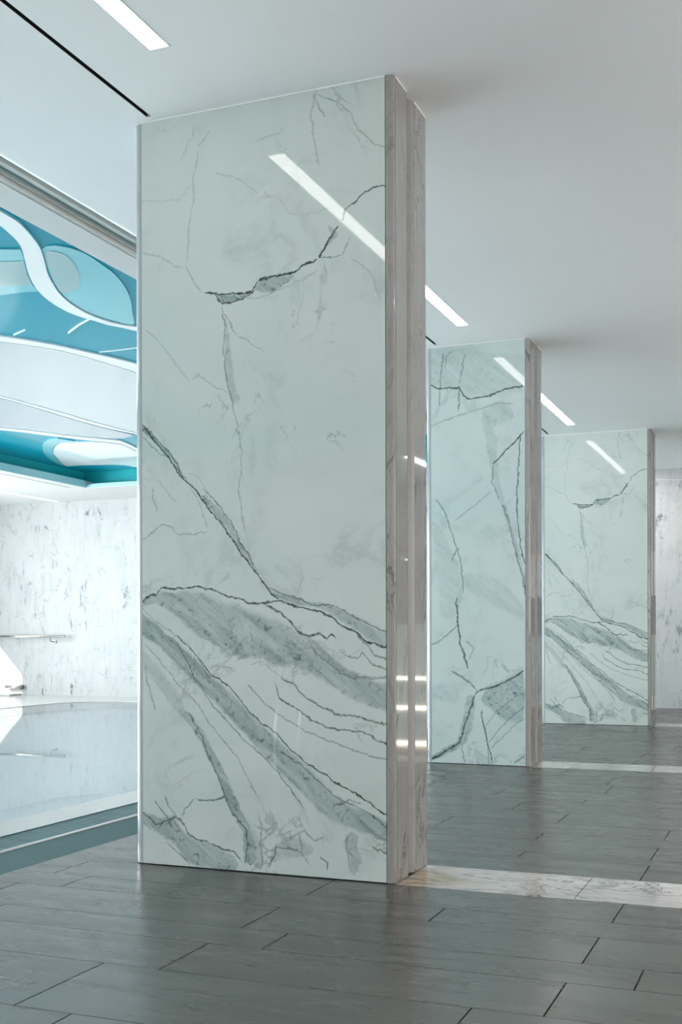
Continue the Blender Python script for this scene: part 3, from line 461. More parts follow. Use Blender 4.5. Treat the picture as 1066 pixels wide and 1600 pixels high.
M['pale_teal'] = plain('pale_teal_paint', (0.36, 0.62, 0.66), 0.45)
M['paleblue'] = plain('pale_blue_lacquer', (0.16, 0.50, 0.58), 0.06)  # lacquer of the crescent, also colours the painted reflections
M['sandblue'] = plain('pale_sand_lacquer', (0.28, 0.45, 0.47), 0.06)  # colour of the reflections painted inside the pale blue ones
M['lobe'] = plain('white_lacquer', (0.80, 0.83, 0.84), 0.05)
M['lacquer_white'] = plain('white_gloss_lacquer', (0.56, 0.585, 0.59), 0.02, ior=2.6)
M['lacquer_grey'] = plain('pale_grey_lacquer', (0.44, 0.48, 0.52), 0.02, ior=2.4)
M['coping'] = general_marble('pale_coping_stone', (0.56, 0.54, 0.515), (0.48, 0.465, 0.445), (0.38, 0.37, 0.35), 4.4, (1, 1, 1), 0.18, 1.5, 15, 0.5)
M['right_wall'] = plain('warm_grey_plaster', (0.78, 0.755, 0.735), 0.6, grain=0.05, gscale=2.0)
M['frame_paint'] = plain('white_window_frame', (0.80, 0.82, 0.82), 0.4)
M['basin'] = plain('pale_pool_lining', (0.74, 0.78, 0.80), 0.4)

# floor tiles: grey porcelain with pale scratches running along the length
t = NT('grey_floor_tile')
co = t.coord('Object')
at = t.n('ShaderNodeAttribute', attribute_name='tile_tone')
tone = at.outputs['Fac']
shift = t.n('ShaderNodeCombineXYZ')
t.link(t.math('MULTIPLY', tone, 37.0), shift.inputs[0])
t.link(t.math('MULTIPLY', tone, 11.0), shift.inputs[1])
base = t.vmath('ADD', co, shift.outputs[0])
st = t.noise(t.scale(base, (1.3, 6.0, 1.0)), 2.6, 8, 0.66, 0.4)
fine = t.noise(t.scale(base, (3.0, 14.0, 1.0)), 7.0, 5, 0.7, 0.0)
mp = t.n('ShaderNodeMapping')
mp.inputs['Rotation'].default_value = (0, 0, 0.5)
mp.inputs['Scale'].default_value = (1.0, 2.0, 1.0)
t.link(base, mp.inputs[0])
rf = t.noise(mp.outputs[0], 1.5, 5, 0.55, 0.6)
vein = t.maprange(t.math('ABSOLUTE', t.math('SUBTRACT', rf, 0.5)), 0.0, 0.006, 1.0, 0.0, True)
vgate = t.maprange(t.noise(base, 1.9, 2, 0.5), 0.52, 0.70, 0.0, 0.5, True)
c = t.mix(t.maprange(st, 0.3, 0.7, 0.0, 1.0), (0.022, 0.0205, 0.018), (0.047, 0.044, 0.039))
c = t.mix(t.maprange(fine, 0.45, 0.75, 0.0, 0.30), c, (0.075, 0.072, 0.066))
c = t.mix(t.math('MULTIPLY', vein, vgate), c, (0.30, 0.29, 0.27))
c = t.mix(t.maprange(tone, 0.0, 1.0, 0.0, 0.22), c, (0.015, 0.014, 0.013))
wide = t.noise(t.scale(base, (0.55, 4.2, 1.0)), 2.0, 7, 0.62, 0.3)
rg = t.maprange(wide, 0.3, 0.7, 0.21, 0.33)
shine = t.math('MULTIPLY_ADD', t.maprange(wide, 0.32, 0.68, 0.0, 1.0), -0.17, t.maprange(fine, 0.35, 0.65, 0.60, 0.50))
shine = t.math('SUBTRACT', shine, t.math('MULTIPLY', tone, 0.05))
t.setp(color=c, rough=rg, ior=2.75, spec=shine, tint=(1.0, 0.955, 0.91))
M['tile'] = t.m

# far wall: pale stone with vertical combing and dark specks
def streaked_stone(name, base, mid, dark, amount):
    t = NT(name)
    co = t.coord('Object')
    v = t.scale(co, (1.0, 1.0, 0.16))
    st = t.noise(v, 14.0, 6, 0.65, 0.2)
    cl = t.noise(co, 0.9, 5, 0.6, 0.6)
    sp = t.noise(t.scale(co, (1.0, 1.0, 0.45)), 9.0, 8, 0.72, 0.5)
    gate = t.maprange(t.noise(co, 1.6, 3, 0.6), 0.42, 0.66, 0.25, 1.0, True)
    rf = t.noise(t.scale(co, (1.0, 1.0, 0.7)), 1.7, 7, 0.62, 1.6)
    vn = t.math('MULTIPLY', t.maprange(t.math('ABSOLUTE', t.math('SUBTRACT', rf, 0.5)), 0.0, 0.008, 0.8, 0.0, True),
                t.maprange(sp, 0.42, 0.58, 0.0, 1.0, True))
    c = t.mix(t.math('MULTIPLY', t.maprange(st, 0.42, 0.66, 0.0, 0.9), gate), base, mid)
    c = t.mix(t.math('MULTIPLY', t.maprange(cl, 0.5, 0.75, 0.0, 0.5), 1.0), c, mid)
    c = t.mix(t.math('MULTIPLY', t.math('MULTIPLY', t.maprange(sp, 0.565, 0.65, 0.0, 1.0, True), gate), amount), c, dark)
    c = t.mix(t.math('MULTIPLY', vn, amount * 0.8), c, dark)
    t.setp(color=c, rough=0.5, ior=1.45)
    return t.m
M['far_wall'] = streaked_stone('combed_pale_stone', (0.46, 0.465, 0.47), (0.36, 0.375, 0.38), (0.07, 0.09, 0.10), 0.9)

# water: clear surface, mirror like at grazing angles, over a pale basin
t = NT('pool_water')
g = t.n('ShaderNodeBsdfGlossy')
g.inputs['Roughness'].default_value = 0.0
tr = t.n('ShaderNodeBsdfTransparent')
tr.inputs['Color'].default_value = (0.90, 0.97, 0.985, 1)
fr = t.n('ShaderNodeFresnel')
fr.inputs['IOR'].default_value = 1.33
bp = t.n('ShaderNodeBump')
bp.inputs['Strength'].default_value = 0.012
bp.inputs['Distance'].default_value = 0.02
t.link(t.noise(t.coord(), 1.1, 2, 0.5), bp.inputs['Height'])
t.link(bp.outputs[0], g.inputs['Normal'])
mx = t.n('ShaderNodeMixShader')
t.link(fr.outputs[0], mx.inputs[0])
t.link(tr.outputs[0], mx.inputs[1])
t.link(g.outputs[0], mx.inputs[2])
t.link(mx.outputs[0], t.out.inputs['Surface'])
M['water'] = t.m

# gutter grate and dark gutter stone
t = NT('teal_grate')
co = t.coord()
f = t.noise(t.scale(co, (1.2, 9.0, 1.0)), 3.0, 6, 0.7, 0.6)
c = t.mix(t.maprange(f, 0.35, 0.65, 0.0, 1.0), (0.016, 0.085, 0.092), (0.07, 0.19, 0.20))
c = t.mix(t.maprange(f, 0.62, 0.72, 0.0, 0.7), c, (0.34, 0.36, 0.32))
t.setp(color=c, rough=0.35)
M['grate'] = t.m
t = NT('dark_teal_stone')
f = t.noise(t.scale(t.coord(), (3.0, 14.0, 1.0)), 8.0, 6, 0.7, 0.2)
c = t.mix(t.maprange(f, 0.3, 0.7, 0.0, 1.0), (0.035, 0.085, 0.088), (0.075, 0.145, 0.145))
t.setp(color=c, rough=0.5, ior=1.3)
M['gutter'] = t.m

# mosaic of small tiles on the bench risers
t = NT('pale_mosaic')
co = t.coord()
x, y, z = t.xyz(co)
cv = t.n('ShaderNodeCombineXYZ')
t.link(x, cv.inputs[0])
t.link(z, cv.inputs[1])
br = t.n('ShaderNodeTexBrick', offset=0.0)
br.inputs['Scale'].default_value = 1.0
br.inputs['Brick Width'].default_value = 0.026
br.inputs['Row Height'].default_value = 0.026
br.inputs['Mortar Size'].default_value = 0.0028
br.inputs['Color1'].default_value = (0.70, 0.76, 0.72, 1)
br.inputs['Color2'].default_value = (0.58, 0.65, 0.61, 1)
br.inputs['Mortar'].default_value = (0.28, 0.31, 0.29, 1)
t.link(cv.outputs[0], br.inputs['Vector'])
t.setp(color=br.outputs[0], rough=0.25)
M['mosaic'] = t.m
M['tread'] = plain('pale_green_tread', (0.52, 0.60, 0.56), 0.3)

# ------------------------------------------------------------------ layout constants (metres)
H = 3.0
XL = -2.4714                          # left end of the front slabs
PIERS = [(4.006, 1.0450), (7.9217, 0.6864), (11.878, 1.0440)]
X_RIGHT, X_LEFT, Y_NEAR, Y_FAR = 4.6, -12.6, -8.0, 14.85
X_FLOOR = -2.872                      # hall floor ends at the pool gutter
POOL = (-9.48, -3.67, -3.2, 13.8)

# ------------------------------------------------------------------ walls
struct('wall_far', box(X_LEFT - 0.1, X_RIGHT + 0.2, Y_FAR, Y_FAR + 0.2, -0.1, 3.35), M['far_wall'])
WIN_R = [(-2.6, -0.2), (0.4, 2.8), (3.4, 5.8), (6.4, 8.8)]  # unseen windows added to light the right side of the hall
FILL_WIN_RZ = (0.9, 2.75)
bm = bmesh.new()
add_box(bm, X_RIGHT, X_RIGHT + 0.2, Y_NEAR - 0.2, Y_FAR, -0.1, FILL_WIN_RZ[0])
add_box(bm, X_RIGHT, X_RIGHT + 0.2, Y_NEAR - 0.2, Y_FAR, FILL_WIN_RZ[1], 3.35)
ys = [Y_NEAR - 0.2] + [v for w in WIN_R for v in w] + [Y_FAR]
for a, b in zip(ys[0::2], ys[1::2]):
    add_box(bm, X_RIGHT, X_RIGHT + 0.2, a, b, *FILL_WIN_RZ)
struct('wall_right', bm, M['right_wall'])
struct('wall_near', box(X_LEFT - 0.1, X_RIGHT, Y_NEAR - 0.2, Y_NEAR, -0.1, 3.35), M['right_wall'])

DOOR_Y = (12.83, 14.5)
DOOR_H = 1.72
WIN_Z = (0.06, 2.85)
win = []
y = -4.4
while y < 5.0:
    win.append((y, y + 2.2))
    y += 2.55
win.append((5.8, 8.0))
win.append((8.35, 10.55))
win.append((10.75, 12.55))
bm = bmesh.new()
add_box(bm, X_LEFT - 0.1, X_LEFT, Y_NEAR, DOOR_Y[0], WIN_Z[1], 3.35)
add_box(bm, X_LEFT - 0.1, X_LEFT, Y_NEAR, DOOR_Y[0], -0.1, WIN_Z[0])
ys = [Y_NEAR] + [v for w in win for v in w] + [DOOR_Y[0]]
for a, b in zip(ys[0::2], ys[1::2]):
    add_box(bm, X_LEFT - 0.1, X_LEFT, a, b, WIN_Z[0], WIN_Z[1])
add_box(bm, X_LEFT - 0.1, X_LEFT, DOOR_Y[1], Y_FAR, -0.1, 3.35)
add_box(bm, X_LEFT - 0.1, X_LEFT, DOOR_Y[0], DOOR_Y[1], DOOR_H, 3.35)
struct('wall_left', bm, M['soffit'])
for k, (a, b) in enumerate(win):
    bm = bmesh.new()
    for (p, q, r, s) in ((a, a + 0.05, *WIN_Z), (b - 0.05, b, *WIN_Z), (a, b, WIN_Z[0], WIN_Z[0] + 0.05),
                         (a, b, WIN_Z[1] - 0.05, WIN_Z[1]), ((a + b) / 2 - 0.025, (a + b) / 2 + 0.025, *WIN_Z)):
        add_box(bm, X_LEFT - 0.075, X_LEFT - 0.015, p, q, r, s)
    w = struct('window_%d' % (k + 1), bm, M['frame_paint'])
    obj('window_pane', box(X_LEFT - 0.06, X_LEFT - 0.05, a + 0.03, b - 0.03, WIN_Z[0] + 0.03, WIN_Z[1] - 0.03), M['pane'], w)
for k, (a, b) in enumerate(WIN_R):  # frames and glowing panes of the added windows
    bm = bmesh.new()
    for (p, q, r, s) in ((a, a + 0.05, *FILL_WIN_RZ), (b - 0.05, b, *FILL_WIN_RZ), (a, b, FILL_WIN_RZ[0], FILL_WIN_RZ[0] + 0.05), (a, b, FILL_WIN_RZ[1] - 0.05, FILL_WIN_RZ[1])):
        add_box(bm, X_RIGHT + 0.03, X_RIGHT + 0.09, p, q, r, s)
    w = struct('window_%d' % (k + 1 + len(win)), bm, M['frame_paint'])
    obj('window_pane', box(X_RIGHT + 0.06, X_RIGHT + 0.07, a + 0.03, b - 0.03, FILL_WIN_RZ[0] + 0.03, FILL_WIN_RZ[1] - 0.03), M['side_pane'], w)
bm = bmesh.new()
add_box(bm, X_LEFT - 0.1, X_LEFT - 0.04, DOOR_Y[1] - 0.02, DOOR_Y[1] + 0.0, 0, DOOR_H)
struct('door_1', bm, M['frame_paint'])

# ------------------------------------------------------------------ floor of separate tiles
W_BAY = [0.31, 0.108, 0.287, 0.192, 0.313, 0.375, 0.30, 0.18, 0.285, 0.39, 0.385]
rows = []
yb = [2.352, 2.75, 3.04, 3.233, 3.53, 3.722, 4.005, 4.392]
k, y = 0, 2.352
while y > Y_NEAR:
    w = (0.29, 0.193, 0.4, 0.285)[k % 4]
    yb.insert(0, max(Y_NEAR, y - w))
    y -= w
    k += 1
for start, stop in ((4.392, 7.921), (8.311, 11.877), (12.267, Y_FAR)):
    y = start
    for w in W_BAY:
        y += w
        if y > stop - 0.06:
            break
        yb.append(y)
    yb.append(stop)
    if stop < Y_FAR:
        yb.append(stop + 0.39)
JOINTS = {2.352: -1.826, 2.75: -0.578, 3.04: -0.402, 3.233: -0.57, 3.53: -1.115, 3.722: -0.562, 4.392: -0.56,
          4.702: -1.09, 4.81: -0.57, 5.097: -1.11, 5.289: -0.57, 5.602: -1.11, 5.977: -0.35, 6.277: -1.109, 6.457: -0.57, 6.742: -1.058}
THRESH = [(4.005, 4.392), (7.921, 8.311), (11.877, 12.267)]
bm = bmesh.new()
lay = bm.faces.layers.float.new('tile_tone')
rnd = random.Random(11)
for a, b in zip(yb[:-1], yb[1:]):
    j0 = None
    for ky, jx in JOINTS.items():
        if abs(ky - a) < 0.004:
            j0 = jx
    if j0 is None:
        j0 = -0.57 if rnd.random() < 0.5 else -1.11
        j0 += rnd.choice((0, 0.17, -0.25))
        if abs(a + 0 - 2.062) < 0.02:
            j0 = -1.653
    xs = [j0 + 1.07 * i for i in range(-4, 7)]
    if abs(a - 3.53) < 0.004:
        xs = [-2.532, -1.115, -0.045, 1.025, 2.095, 3.165, 4.235]
    thresh = any(abs(a - s) < 0.004 for s, e in THRESH)
    xr = (-1.77 if 7 < a < 8 else -1.40) if thresh else X_RIGHT
    xs = [X_FLOOR] + [x for x in xs if X_FLOOR + 0.08 < x < xr - 0.08] + [xr]
    for p, q in zip(xs[:-1], xs[1:]):
        x0, x1, y0, y1 = p + 0.0024, q - 0.0024, a + 0.0013, b - 0.0013
        vs = [bm.verts.new((x, yy, zz)) for zz in (-0.012, 0.0) for (x, yy) in ((x0, y0), (x1, y0), (x1, y1), (x0, y1))]
        tone = rnd.random()
        for f in ((4, 5, 6, 7), (0, 1, 5, 4), (1, 2, 6, 5), (2, 3, 7, 6), (3, 0, 4, 7)):
            fc = bm.faces.new([vs[i] for i in f])
            fc[lay] = tone
floor = struct('floor', bm, M['tile'])
struct('trim_1', box(X_FLOOR, X_RIGHT, Y_NEAR, Y_FAR, -0.1, -0.004), M['grout'])      # bedding and grout under the tiles

# flush marble thresholds between the piers, in long pieces
def threshold(k, y0, y1, x0, cuts):
    bm = bmesh.new()
    xs = [x0] + cuts + [X_RIGHT]
    for a, b in zip(xs[:-1], xs[1:]):
        add_box(bm, a + 0.0015, b - 0.0015, y0 + 0.001, y1 - 0.001, -0.012, 0.0006)
    struct('trim_%d' % k, bm, M['sill_marble'])
threshold(2, 4.005, 4.392, -1.3912, [-0.735, 0.60, 1.95, 3.3])
threshold(3, 7.921, 8.311, -1.7495, [-0.94, 0.30, 1.6, 2.9])
threshold(4, 11.877, 12.267, -1.3922, [-0.1, 1.2, 2.5, 3.8])

# ------------------------------------------------------------------ pool surround
struct('trim_5', box(-3.160, X_FLOOR, Y_NEAR, Y_FAR, -0.1, -0.002), M['gutter'])
struct('trim_6', box(-3.188, -3.160, Y_NEAR, Y_FAR, -0.1, 0.002), M['coping'])
def rounded_rect(x0, x1, y0, y1, r, n=10):
    pts = []
    for cx, cy, a0 in ((x1 - r, y0 + r, -90), (x1 - r, y1 - r, 0), (x0 + r, y1 - r, 90), (x0 + r, y0 + r, 180)):
        for i in range(n + 1):
            a = math.radians(a0 + 90 * i / n)
            pts.append((cx + r * math.cos(a), cy + r * math.sin(a)))
    return pts
bm = bmesh.new()
outer = [(-10.0, Y_NEAR), (-3.41, Y_NEAR), (-3.41, Y_FAR), (-10.0, Y_FAR)]
inner = rounded_rect(*POOL, 0.75)
vo = [bm.verts.new((*p, 0.002)) for p in outer]
vi = [bm.verts.new((*p, 0.002)) for p in inner]
es = [bm.edges.new((vo[i], vo[(i + 1) % 4])) for i in range(4)]
es += [bm.edges.new((vi[i], vi[(i + 1) % len(vi)])) for i in range(len(vi))]
bmesh.ops.triangle_fill(bm, edges=es, use_beauty=True)
low = [bm.verts.new((*p, -0.12)) for p in inner]
for i in range(len(vi)):
    j = (i + 1) % len(vi)
    bm.faces.new((vi[i], vi[j], low[j], low[i]))
struct('trim_7', bm, M['coping'])
struct('trim_8', box(X_LEFT, -10.0, Y_NEAR, Y_FAR, -0.1, 0.0), M['coping'])
bm = bmesh.new()
bp_in = rounded_rect(*POOL, 0.75)
a = [bm.verts.new((*p, -0.10)) for p in bp_in]
b = [bm.verts.new((*p, -1.3)) for p in bp_in]
for i in range(len(a)):
    j = (i + 1) % len(a)
    bm.faces.new((a[j], a[i], b[i], b[j]))
bm.faces.new(b)
struct('trim_14', bm, M['basin'])
bm = bmesh.new()
bm.faces.new([bm.verts.new((*p, -0.004)) for p in rounded_rect(POOL[0] - 0.001, POOL[1] + 0.001, POOL[2] - 0.001, POOL[3] + 0.001, 0.75)])
tag(obj('pool_water', bm, M['water']), 'still water of the indoor pool mirroring the pale stone wall', 'water')
tag(obj('underwater_light', box(POOL[1] - 0.03, POOL[1] - 0.002, -2.0, 12.6, -0.70, -0.45), M['underwater']), 'long underwater light strip along the hall side of the pool', 'light')  # unseen strip, added to brighten the basin and the ceilings

# slatted gutter grate between the two stone strips
bm = bmesh.new()
y = 0.5
while y < Y_FAR - 0.02:
    add_box(bm, -3.408, -3.190, y, y + 0.015, -0.022, -0.002)
    y += 0.021
add_box(bm, -3.408, -3.402, 0.5, Y_FAR, -0.024, -0.001)
add_box(bm, -3.196, -3.190, 0.5, Y_FAR, -0.024, -0.001)
g = obj('drain_grate', bm, M['grate'])
tag(g, 'long teal slatted drain grate set in the floor along the pool edge', 'grate')
struct('trim_9', box(-3.41, -3.188, Y_NEAR, Y_FAR, -0.1, -0.05), M['black'])

# ------------------------------------------------------------------ ceiling
LAMP_X = (-2.140, -2.056)
LAMP_Y = [(0.878, 3.525), (4.80, 7.447), (8.722, 11.369), (12.644, 14.65)]
SLOT_X = (-2.427, -2.405)
SLOT_Y = [(0.30, 3.972), (4.44, 7.870), (8.36, 11.828), (12.33, 14.7)]
LAMP2_X = (1.40, 1.484)
LAMP2_Y = [(-3.0, -0.4), (0.878, 3.525), (4.80, 7.447), (8.722, 11.369), (12.644, 14.65)]
bm = bmesh.new()
def ceil_col(x0, x1, holes):
    y = Y_NEAR
    for a, b in sorted(holes) + [(Y_FAR, Y_FAR)]:
        add_box(bm, x0, x1, y, a, H, H + 0.12)
        y = b
xc = [-3.185, SLOT_X[0], SLOT_X[1], LAMP_X[0], LAMP_X[1], LAMP2_X[0], LAMP2_X[1], X_RIGHT]
hol = [[], SLOT_Y, [], LAMP_Y, [], LAMP2_Y, []]
for i in range(7):
    ceil_col(xc[i], xc[i + 1], hol[i])
# rounded edge towards the pool
prof = [(-3.185, H)] + [(-3.185 - 0.075 * math.sin(math.radians(a)), H + 0.075 * (1 - math.cos(math.radians(a)))) for a in range(9, 91, 9)] + [(-3.26, H + 0.12), (-3.185, H + 0.12)]
f0 = [bm.verts.new((p[0], Y_NEAR, p[1])) for p in prof]
f1 = [bm.verts.new((p[0], Y_FAR, p[1])) for p in prof]
for i in range(len(prof)):
    j = (i + 1) % len(prof)
    bm.faces.new((f0[i], f0[j], f1[j], f1[i]))
add_box(bm, -3.40, X_RIGHT, Y_NEAR, Y_FAR, H + 0.12, H + 0.35)
struct('ceiling', bm, M['ceiling'])
# pool soffit round the coffer
COF = (-9.30, -3.59, -4.0, 13.60)
bm = bmesh.new()
add_box(bm, COF[1], -3.397, Y_NEAR, Y_FAR, H, H + 0.06)
add_box(bm, X_LEFT, COF[0], Y_NEAR, Y_FAR, H, H + 0.10)
add_box(bm, COF[0], COF[1], COF[3], Y_FAR, H, H + 0.055)
add_box(bm, COF[0], COF[1], Y_NEAR, COF[2], H, H + 0.055)
add_box(bm, X_LEFT, -3.397, Y_NEAR, Y_FAR, H + 0.27, H + 0.35)
struct('trim_10', bm, M['soffit'])
# curtain track in the trough
bm = bmesh.new()
add_box(bm, -3.397, -3.262, Y_NEAR, Y_FAR, H + 0.045, H + 0.13)
struct('trim_11', bm, M['pale_teal'])
bm = bmesh.new()
add_box(bm, -3.395, -3.368, Y_NEAR, Y_FAR, H + 0.004, H + 0.0445)
add_box(bm, -3.36, -3.352, Y_NEAR, Y_FAR, H + 0.02, H + 0.0445)
add_box(bm, -3.300, -3.275, Y_NEAR, Y_FAR, H + 0.02, H + 0.0445)
tag(obj('curtain_track', bm, M['track']), 'grey channel track running along the edge of the hall ceiling', 'track')
# coffer: set back teal sides above a pale lip
SB = 0.12
bm = bmesh.new()
add_box(bm, COF[0] + 0.0005, COF[0] + 0.006, COF[2], COF[3], H + 0.004, H + 0.10)
add_box(bm, COF[0] + 0.007, COF[1], COF[3] - 0.006, COF[3] - 0.0005, H + 0.004, H + 0.055)
struct('trim_12', bm, M['pale_teal'])
bm = bmesh.new()
add_box(bm, COF[0] - SB - 0.05, COF[0] - SB, COF[2], COF[3] + SB, H + 0.10, H + 0.27)
add_box(bm, COF[0] - SB, COF[1] + SB, COF[3] + SB, COF[3] + SB + 0.05, H + 0.055, H + 0.27)
add_box(bm, COF[1] + SB, COF[1] + SB + 0.05, COF[2], COF[3] + SB, H + 0.06, H + 0.27)
add_box(bm, COF[0] - SB, COF[1] + SB, COF[2] - 0.05, COF[2], H + 0.055, H + 0.27)
struct('trim_13', bm, M['teal'])
tag(obj('slot_diffuser', box(-9.50, -9.46, -4.0, 13.45, H - 0.001, H + 0.01), M['slot_lip']), 'dark line diffuser in the white soffit beside the teal coffer', 'air vent')
tag(obj('strip_light', box(-10.70, -10.63, 11.9, 14.80, H - 0.004, H + 0.01), M['thin_led']), 'thin bright light line in the white soffit over the far left poolside', 'light')

# glossy ceiling panels inside the coffer, and reflections painted as shapes
ZC = H + 0.27
ZP = H + 0.232
def strip_pts(pair):
    up, lo = pair
    a = [tuple(p) for p in smooth2(up)]
    b = [tuple(p) for p in smooth2(lo)]
    return a + b[::-1]
def smooth2(pts):
    return [(p.x, p.y) for p in smooth_path([(a, b, 0) for a, b in pts], 5)]
tag(obj('blue_ceiling_panel', box(COF[0] - SB, COF[1] + SB, COF[2], COF[3] + SB, ZP + 0.008, ZC), M['blue']),
    'glossy turquoise stretch ceiling over the pool', 'ceiling panel')
tag(obj('ceiling_ribbon', prism(strip_pts(BANDS['RIBBON']), ZP - 0.006, ZP + 0.0085), M['lobe']),
    'white S shaped ribbon curving across the turquoise ceiling', 'ceiling panel')
tag(obj('ceiling_ribbon', prism(strip_pts(BANDS['EDGE']), ZP - 0.006, ZP + 0.0085), M['lobe']),
    'gently curved white border strip between turquoise ceiling and broad white panel', 'ceiling panel')
tag(obj('white_ceiling_panel', prism(strip_pts(BANDS['WHITE']), ZP - 0.004, ZP + 0.0085), M['lacquer_white']),
    'broad glossy white ceiling panel reflecting the stone wall', 'ceiling panel')
tag(obj('ceiling_ribbon', prism(strip_pts(BANDS['SEAM']), ZP - 0.006, ZP + 0.0085), M['lobe']),
    'thin white seam strip under the broad white ceiling panel', 'ceiling panel')
tag(obj('pale_ceiling_panel', prism(strip_pts(BANDS['PALE']), ZP - 0.004, ZP + 0.0085), M['lacquer_grey']),
    'wedge shaped pale grey ceiling panel below the seam strip', 'ceiling panel')
tag(obj('ceiling_ribbon', prism(strip_pts(BANDS['RIM']), ZP - 0.006, ZP + 0.0085), M['lobe']),
    'white rim strip sweeping above the white rounded lobe', 'ceiling panel')
tag(obj('ceiling_lobe', prism(smooth2(POLYS['LOBE']), ZP - 0.006, ZP + 0.0085), M['lobe']),
    'rounded white lobe with pointed tip at the far end of the pool ceiling', 'ceiling panel')
tag(obj('ceiling_halo', prism(smooth2(POLYS['HALO']), ZP - 0.004, ZP + 0.0085), M['paleblue']),
    'pale blue crescent around the tip of the white ceiling lobe', 'ceiling panel')
tag(obj('pale_blue_ceiling_panel', prism(smooth2(POLYS['POOLBLUE']), ZP, ZP + 0.0085), M['paleblue']),  # reflection in the glossy ceiling, painted as a pale piece
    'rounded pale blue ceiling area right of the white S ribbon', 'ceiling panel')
tag(obj('pale_blue_ceiling_panel', prism([tuple(p) for p in POLYS['POOLBLUEB']], ZP, ZP + 0.0085), M['paleblue']),  # same painted reflection, on the ribbon's other side
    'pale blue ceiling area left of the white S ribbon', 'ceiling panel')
tag(obj('sand_ceiling_panel', prism(smooth2(POLYS['SAND']), ZP - 0.003, ZP + 0.0005), M['sandblue']),  # inner part of the reflection, painted as a sand piece
    'sand coloured ceiling patch with wavy outline right of the S ribbon', 'ceiling panel')
tag(obj('sand_ceiling_panel', prism([tuple(p) for p in POLYS['SANDB']], ZP - 0.003, ZP + 0.0005), M['sandblue']),  # same painted inner reflection, left of the ribbon
    'sand coloured ceiling patch left of the S ribbon', 'ceiling panel')
def ceil_line(name, pts, w, mat, z, label):  # reflections of light lines, painted as thin white strips
    pts = [Vector((p[0], p[1], 0)) for p in pts]
    a, b = [], []
    for i, p in enumerate(pts):
        d = (pts[min(i + 1, len(pts) - 1)] - pts[max(i - 1, 0)]).normalized()
        n = Vector((-d.y, d.x, 0)) * w / 2
        a.append((p + n)[:2])
        b.append((p - n)[:2])
    tag(obj(name, prism(a + b[::-1], z, ZP + 0.0085), mat), label, 'ceiling inlay')
ceil_line('ceiling_inlay', REFL_LINES['A'], 0.007, M['lobe'], ZP, 'thin white inlay line slanting across the turquoise ceiling under the S ribbon')
ceil_line('ceiling_inlay', REFL_LINES['B'], 0.006, M['lobe'], ZP, 'short thin white inlay line at the left of the turquoise ceiling')
ceil_line('ceiling_inlay', REFL_LINES['C'], 0.007, M['lobe'], ZP, 'thin white inlay line on the turquoise ceiling nearest the big pillar')

# recessed lamps
def lamp(y0, y1, xr, label, group=None, mat='lamp'):
    xm = (xr[0] + xr[1]) / 2
    w = (xr[1] - xr[0]) / 2
    L = y1 - y0
    o = thing('ceiling_light', label, 'ceiling light', (xm, y0, H), 0, group)
    bm = bmesh.new()
    add_box(bm, -w + 0.001, w - 0.001, 0.001, L - 0.001, 0.03, 0.05)
    for x in (-w, w - 0.004):
        add_box(bm, x, x + 0.004, 0, L, -0.001, 0.05)
    add_box(bm, -w, w, L - 0.004, L, -0.001, 0.05)
    add_box(bm, -w, w, 0, 0.004, -0.001, 0.05)
    obj('housing', bm, M['alu'], o)
    obj('diffuser', box(-w + 0.004, w - 0.004, 0.004, L - 0.004, 0.002, 0.02), M[mat], o)
    return o
lamp(*LAMP_Y[0], LAMP_X, 'long recessed ceiling light in front of the big nearest pillar', 'ceiling lights along the pillars')
lamp(*LAMP_Y[1], LAMP_X, 'long recessed ceiling light in front of the narrow pillar', 'ceiling lights along the pillars')
lamp(*LAMP_Y[2], LAMP_X, 'long recessed ceiling light in front of the farthest pillar', 'ceiling lights along the pillars')
lamp(*LAMP_Y[3], LAMP_X, 'long recessed ceiling light behind the farthest pillar, next to the stone wall', 'ceiling lights along the pillars', 'lamp_wall')  # unseen from the camera, added to brighten the wall's right part
for a, b in LAMP2_Y:
    lamp(a, b, LAMP2_X, 'long recessed ceiling light of the second row, right of the pillars', 'second row of ceiling lights', 'lamp_bright')
def slot(y0, y1, label):
    o = thing('slot_diffuser', label, 'air vent', (SLOT_X[0], y0, H), 0, 'black air slots in the hall ceiling')
    w, L = SLOT_X[1] - SLOT_X[0], y1 - y0
    obj('channel', box(0.0, w, 0, L, 0.035, 0.05), M['black'], o)
    bm = bmesh.new()
    add_box(bm, w - 0.004, w, 0, L, 0.002, 0.035)
    obj('lip', bm, M['slot_lip'], o)
    bm = bmesh.new()
    add_box(bm, 0, 0.002, 0, L, 0.002, 0.035)
    obj('blade', bm, M['black'], o)
slot(*SLOT_Y[0], 'black air slot in the ceiling running up to the big nearest pillar')
slot(*SLOT_Y[1], 'black air slot in the ceiling running up to the narrow pillar')
slot(*SLOT_Y[2], 'black air slot in the ceiling running up to the farthest pillar')
slot(*SLOT_Y[3], 'black air slot in the ceiling behind the farthest pillar')

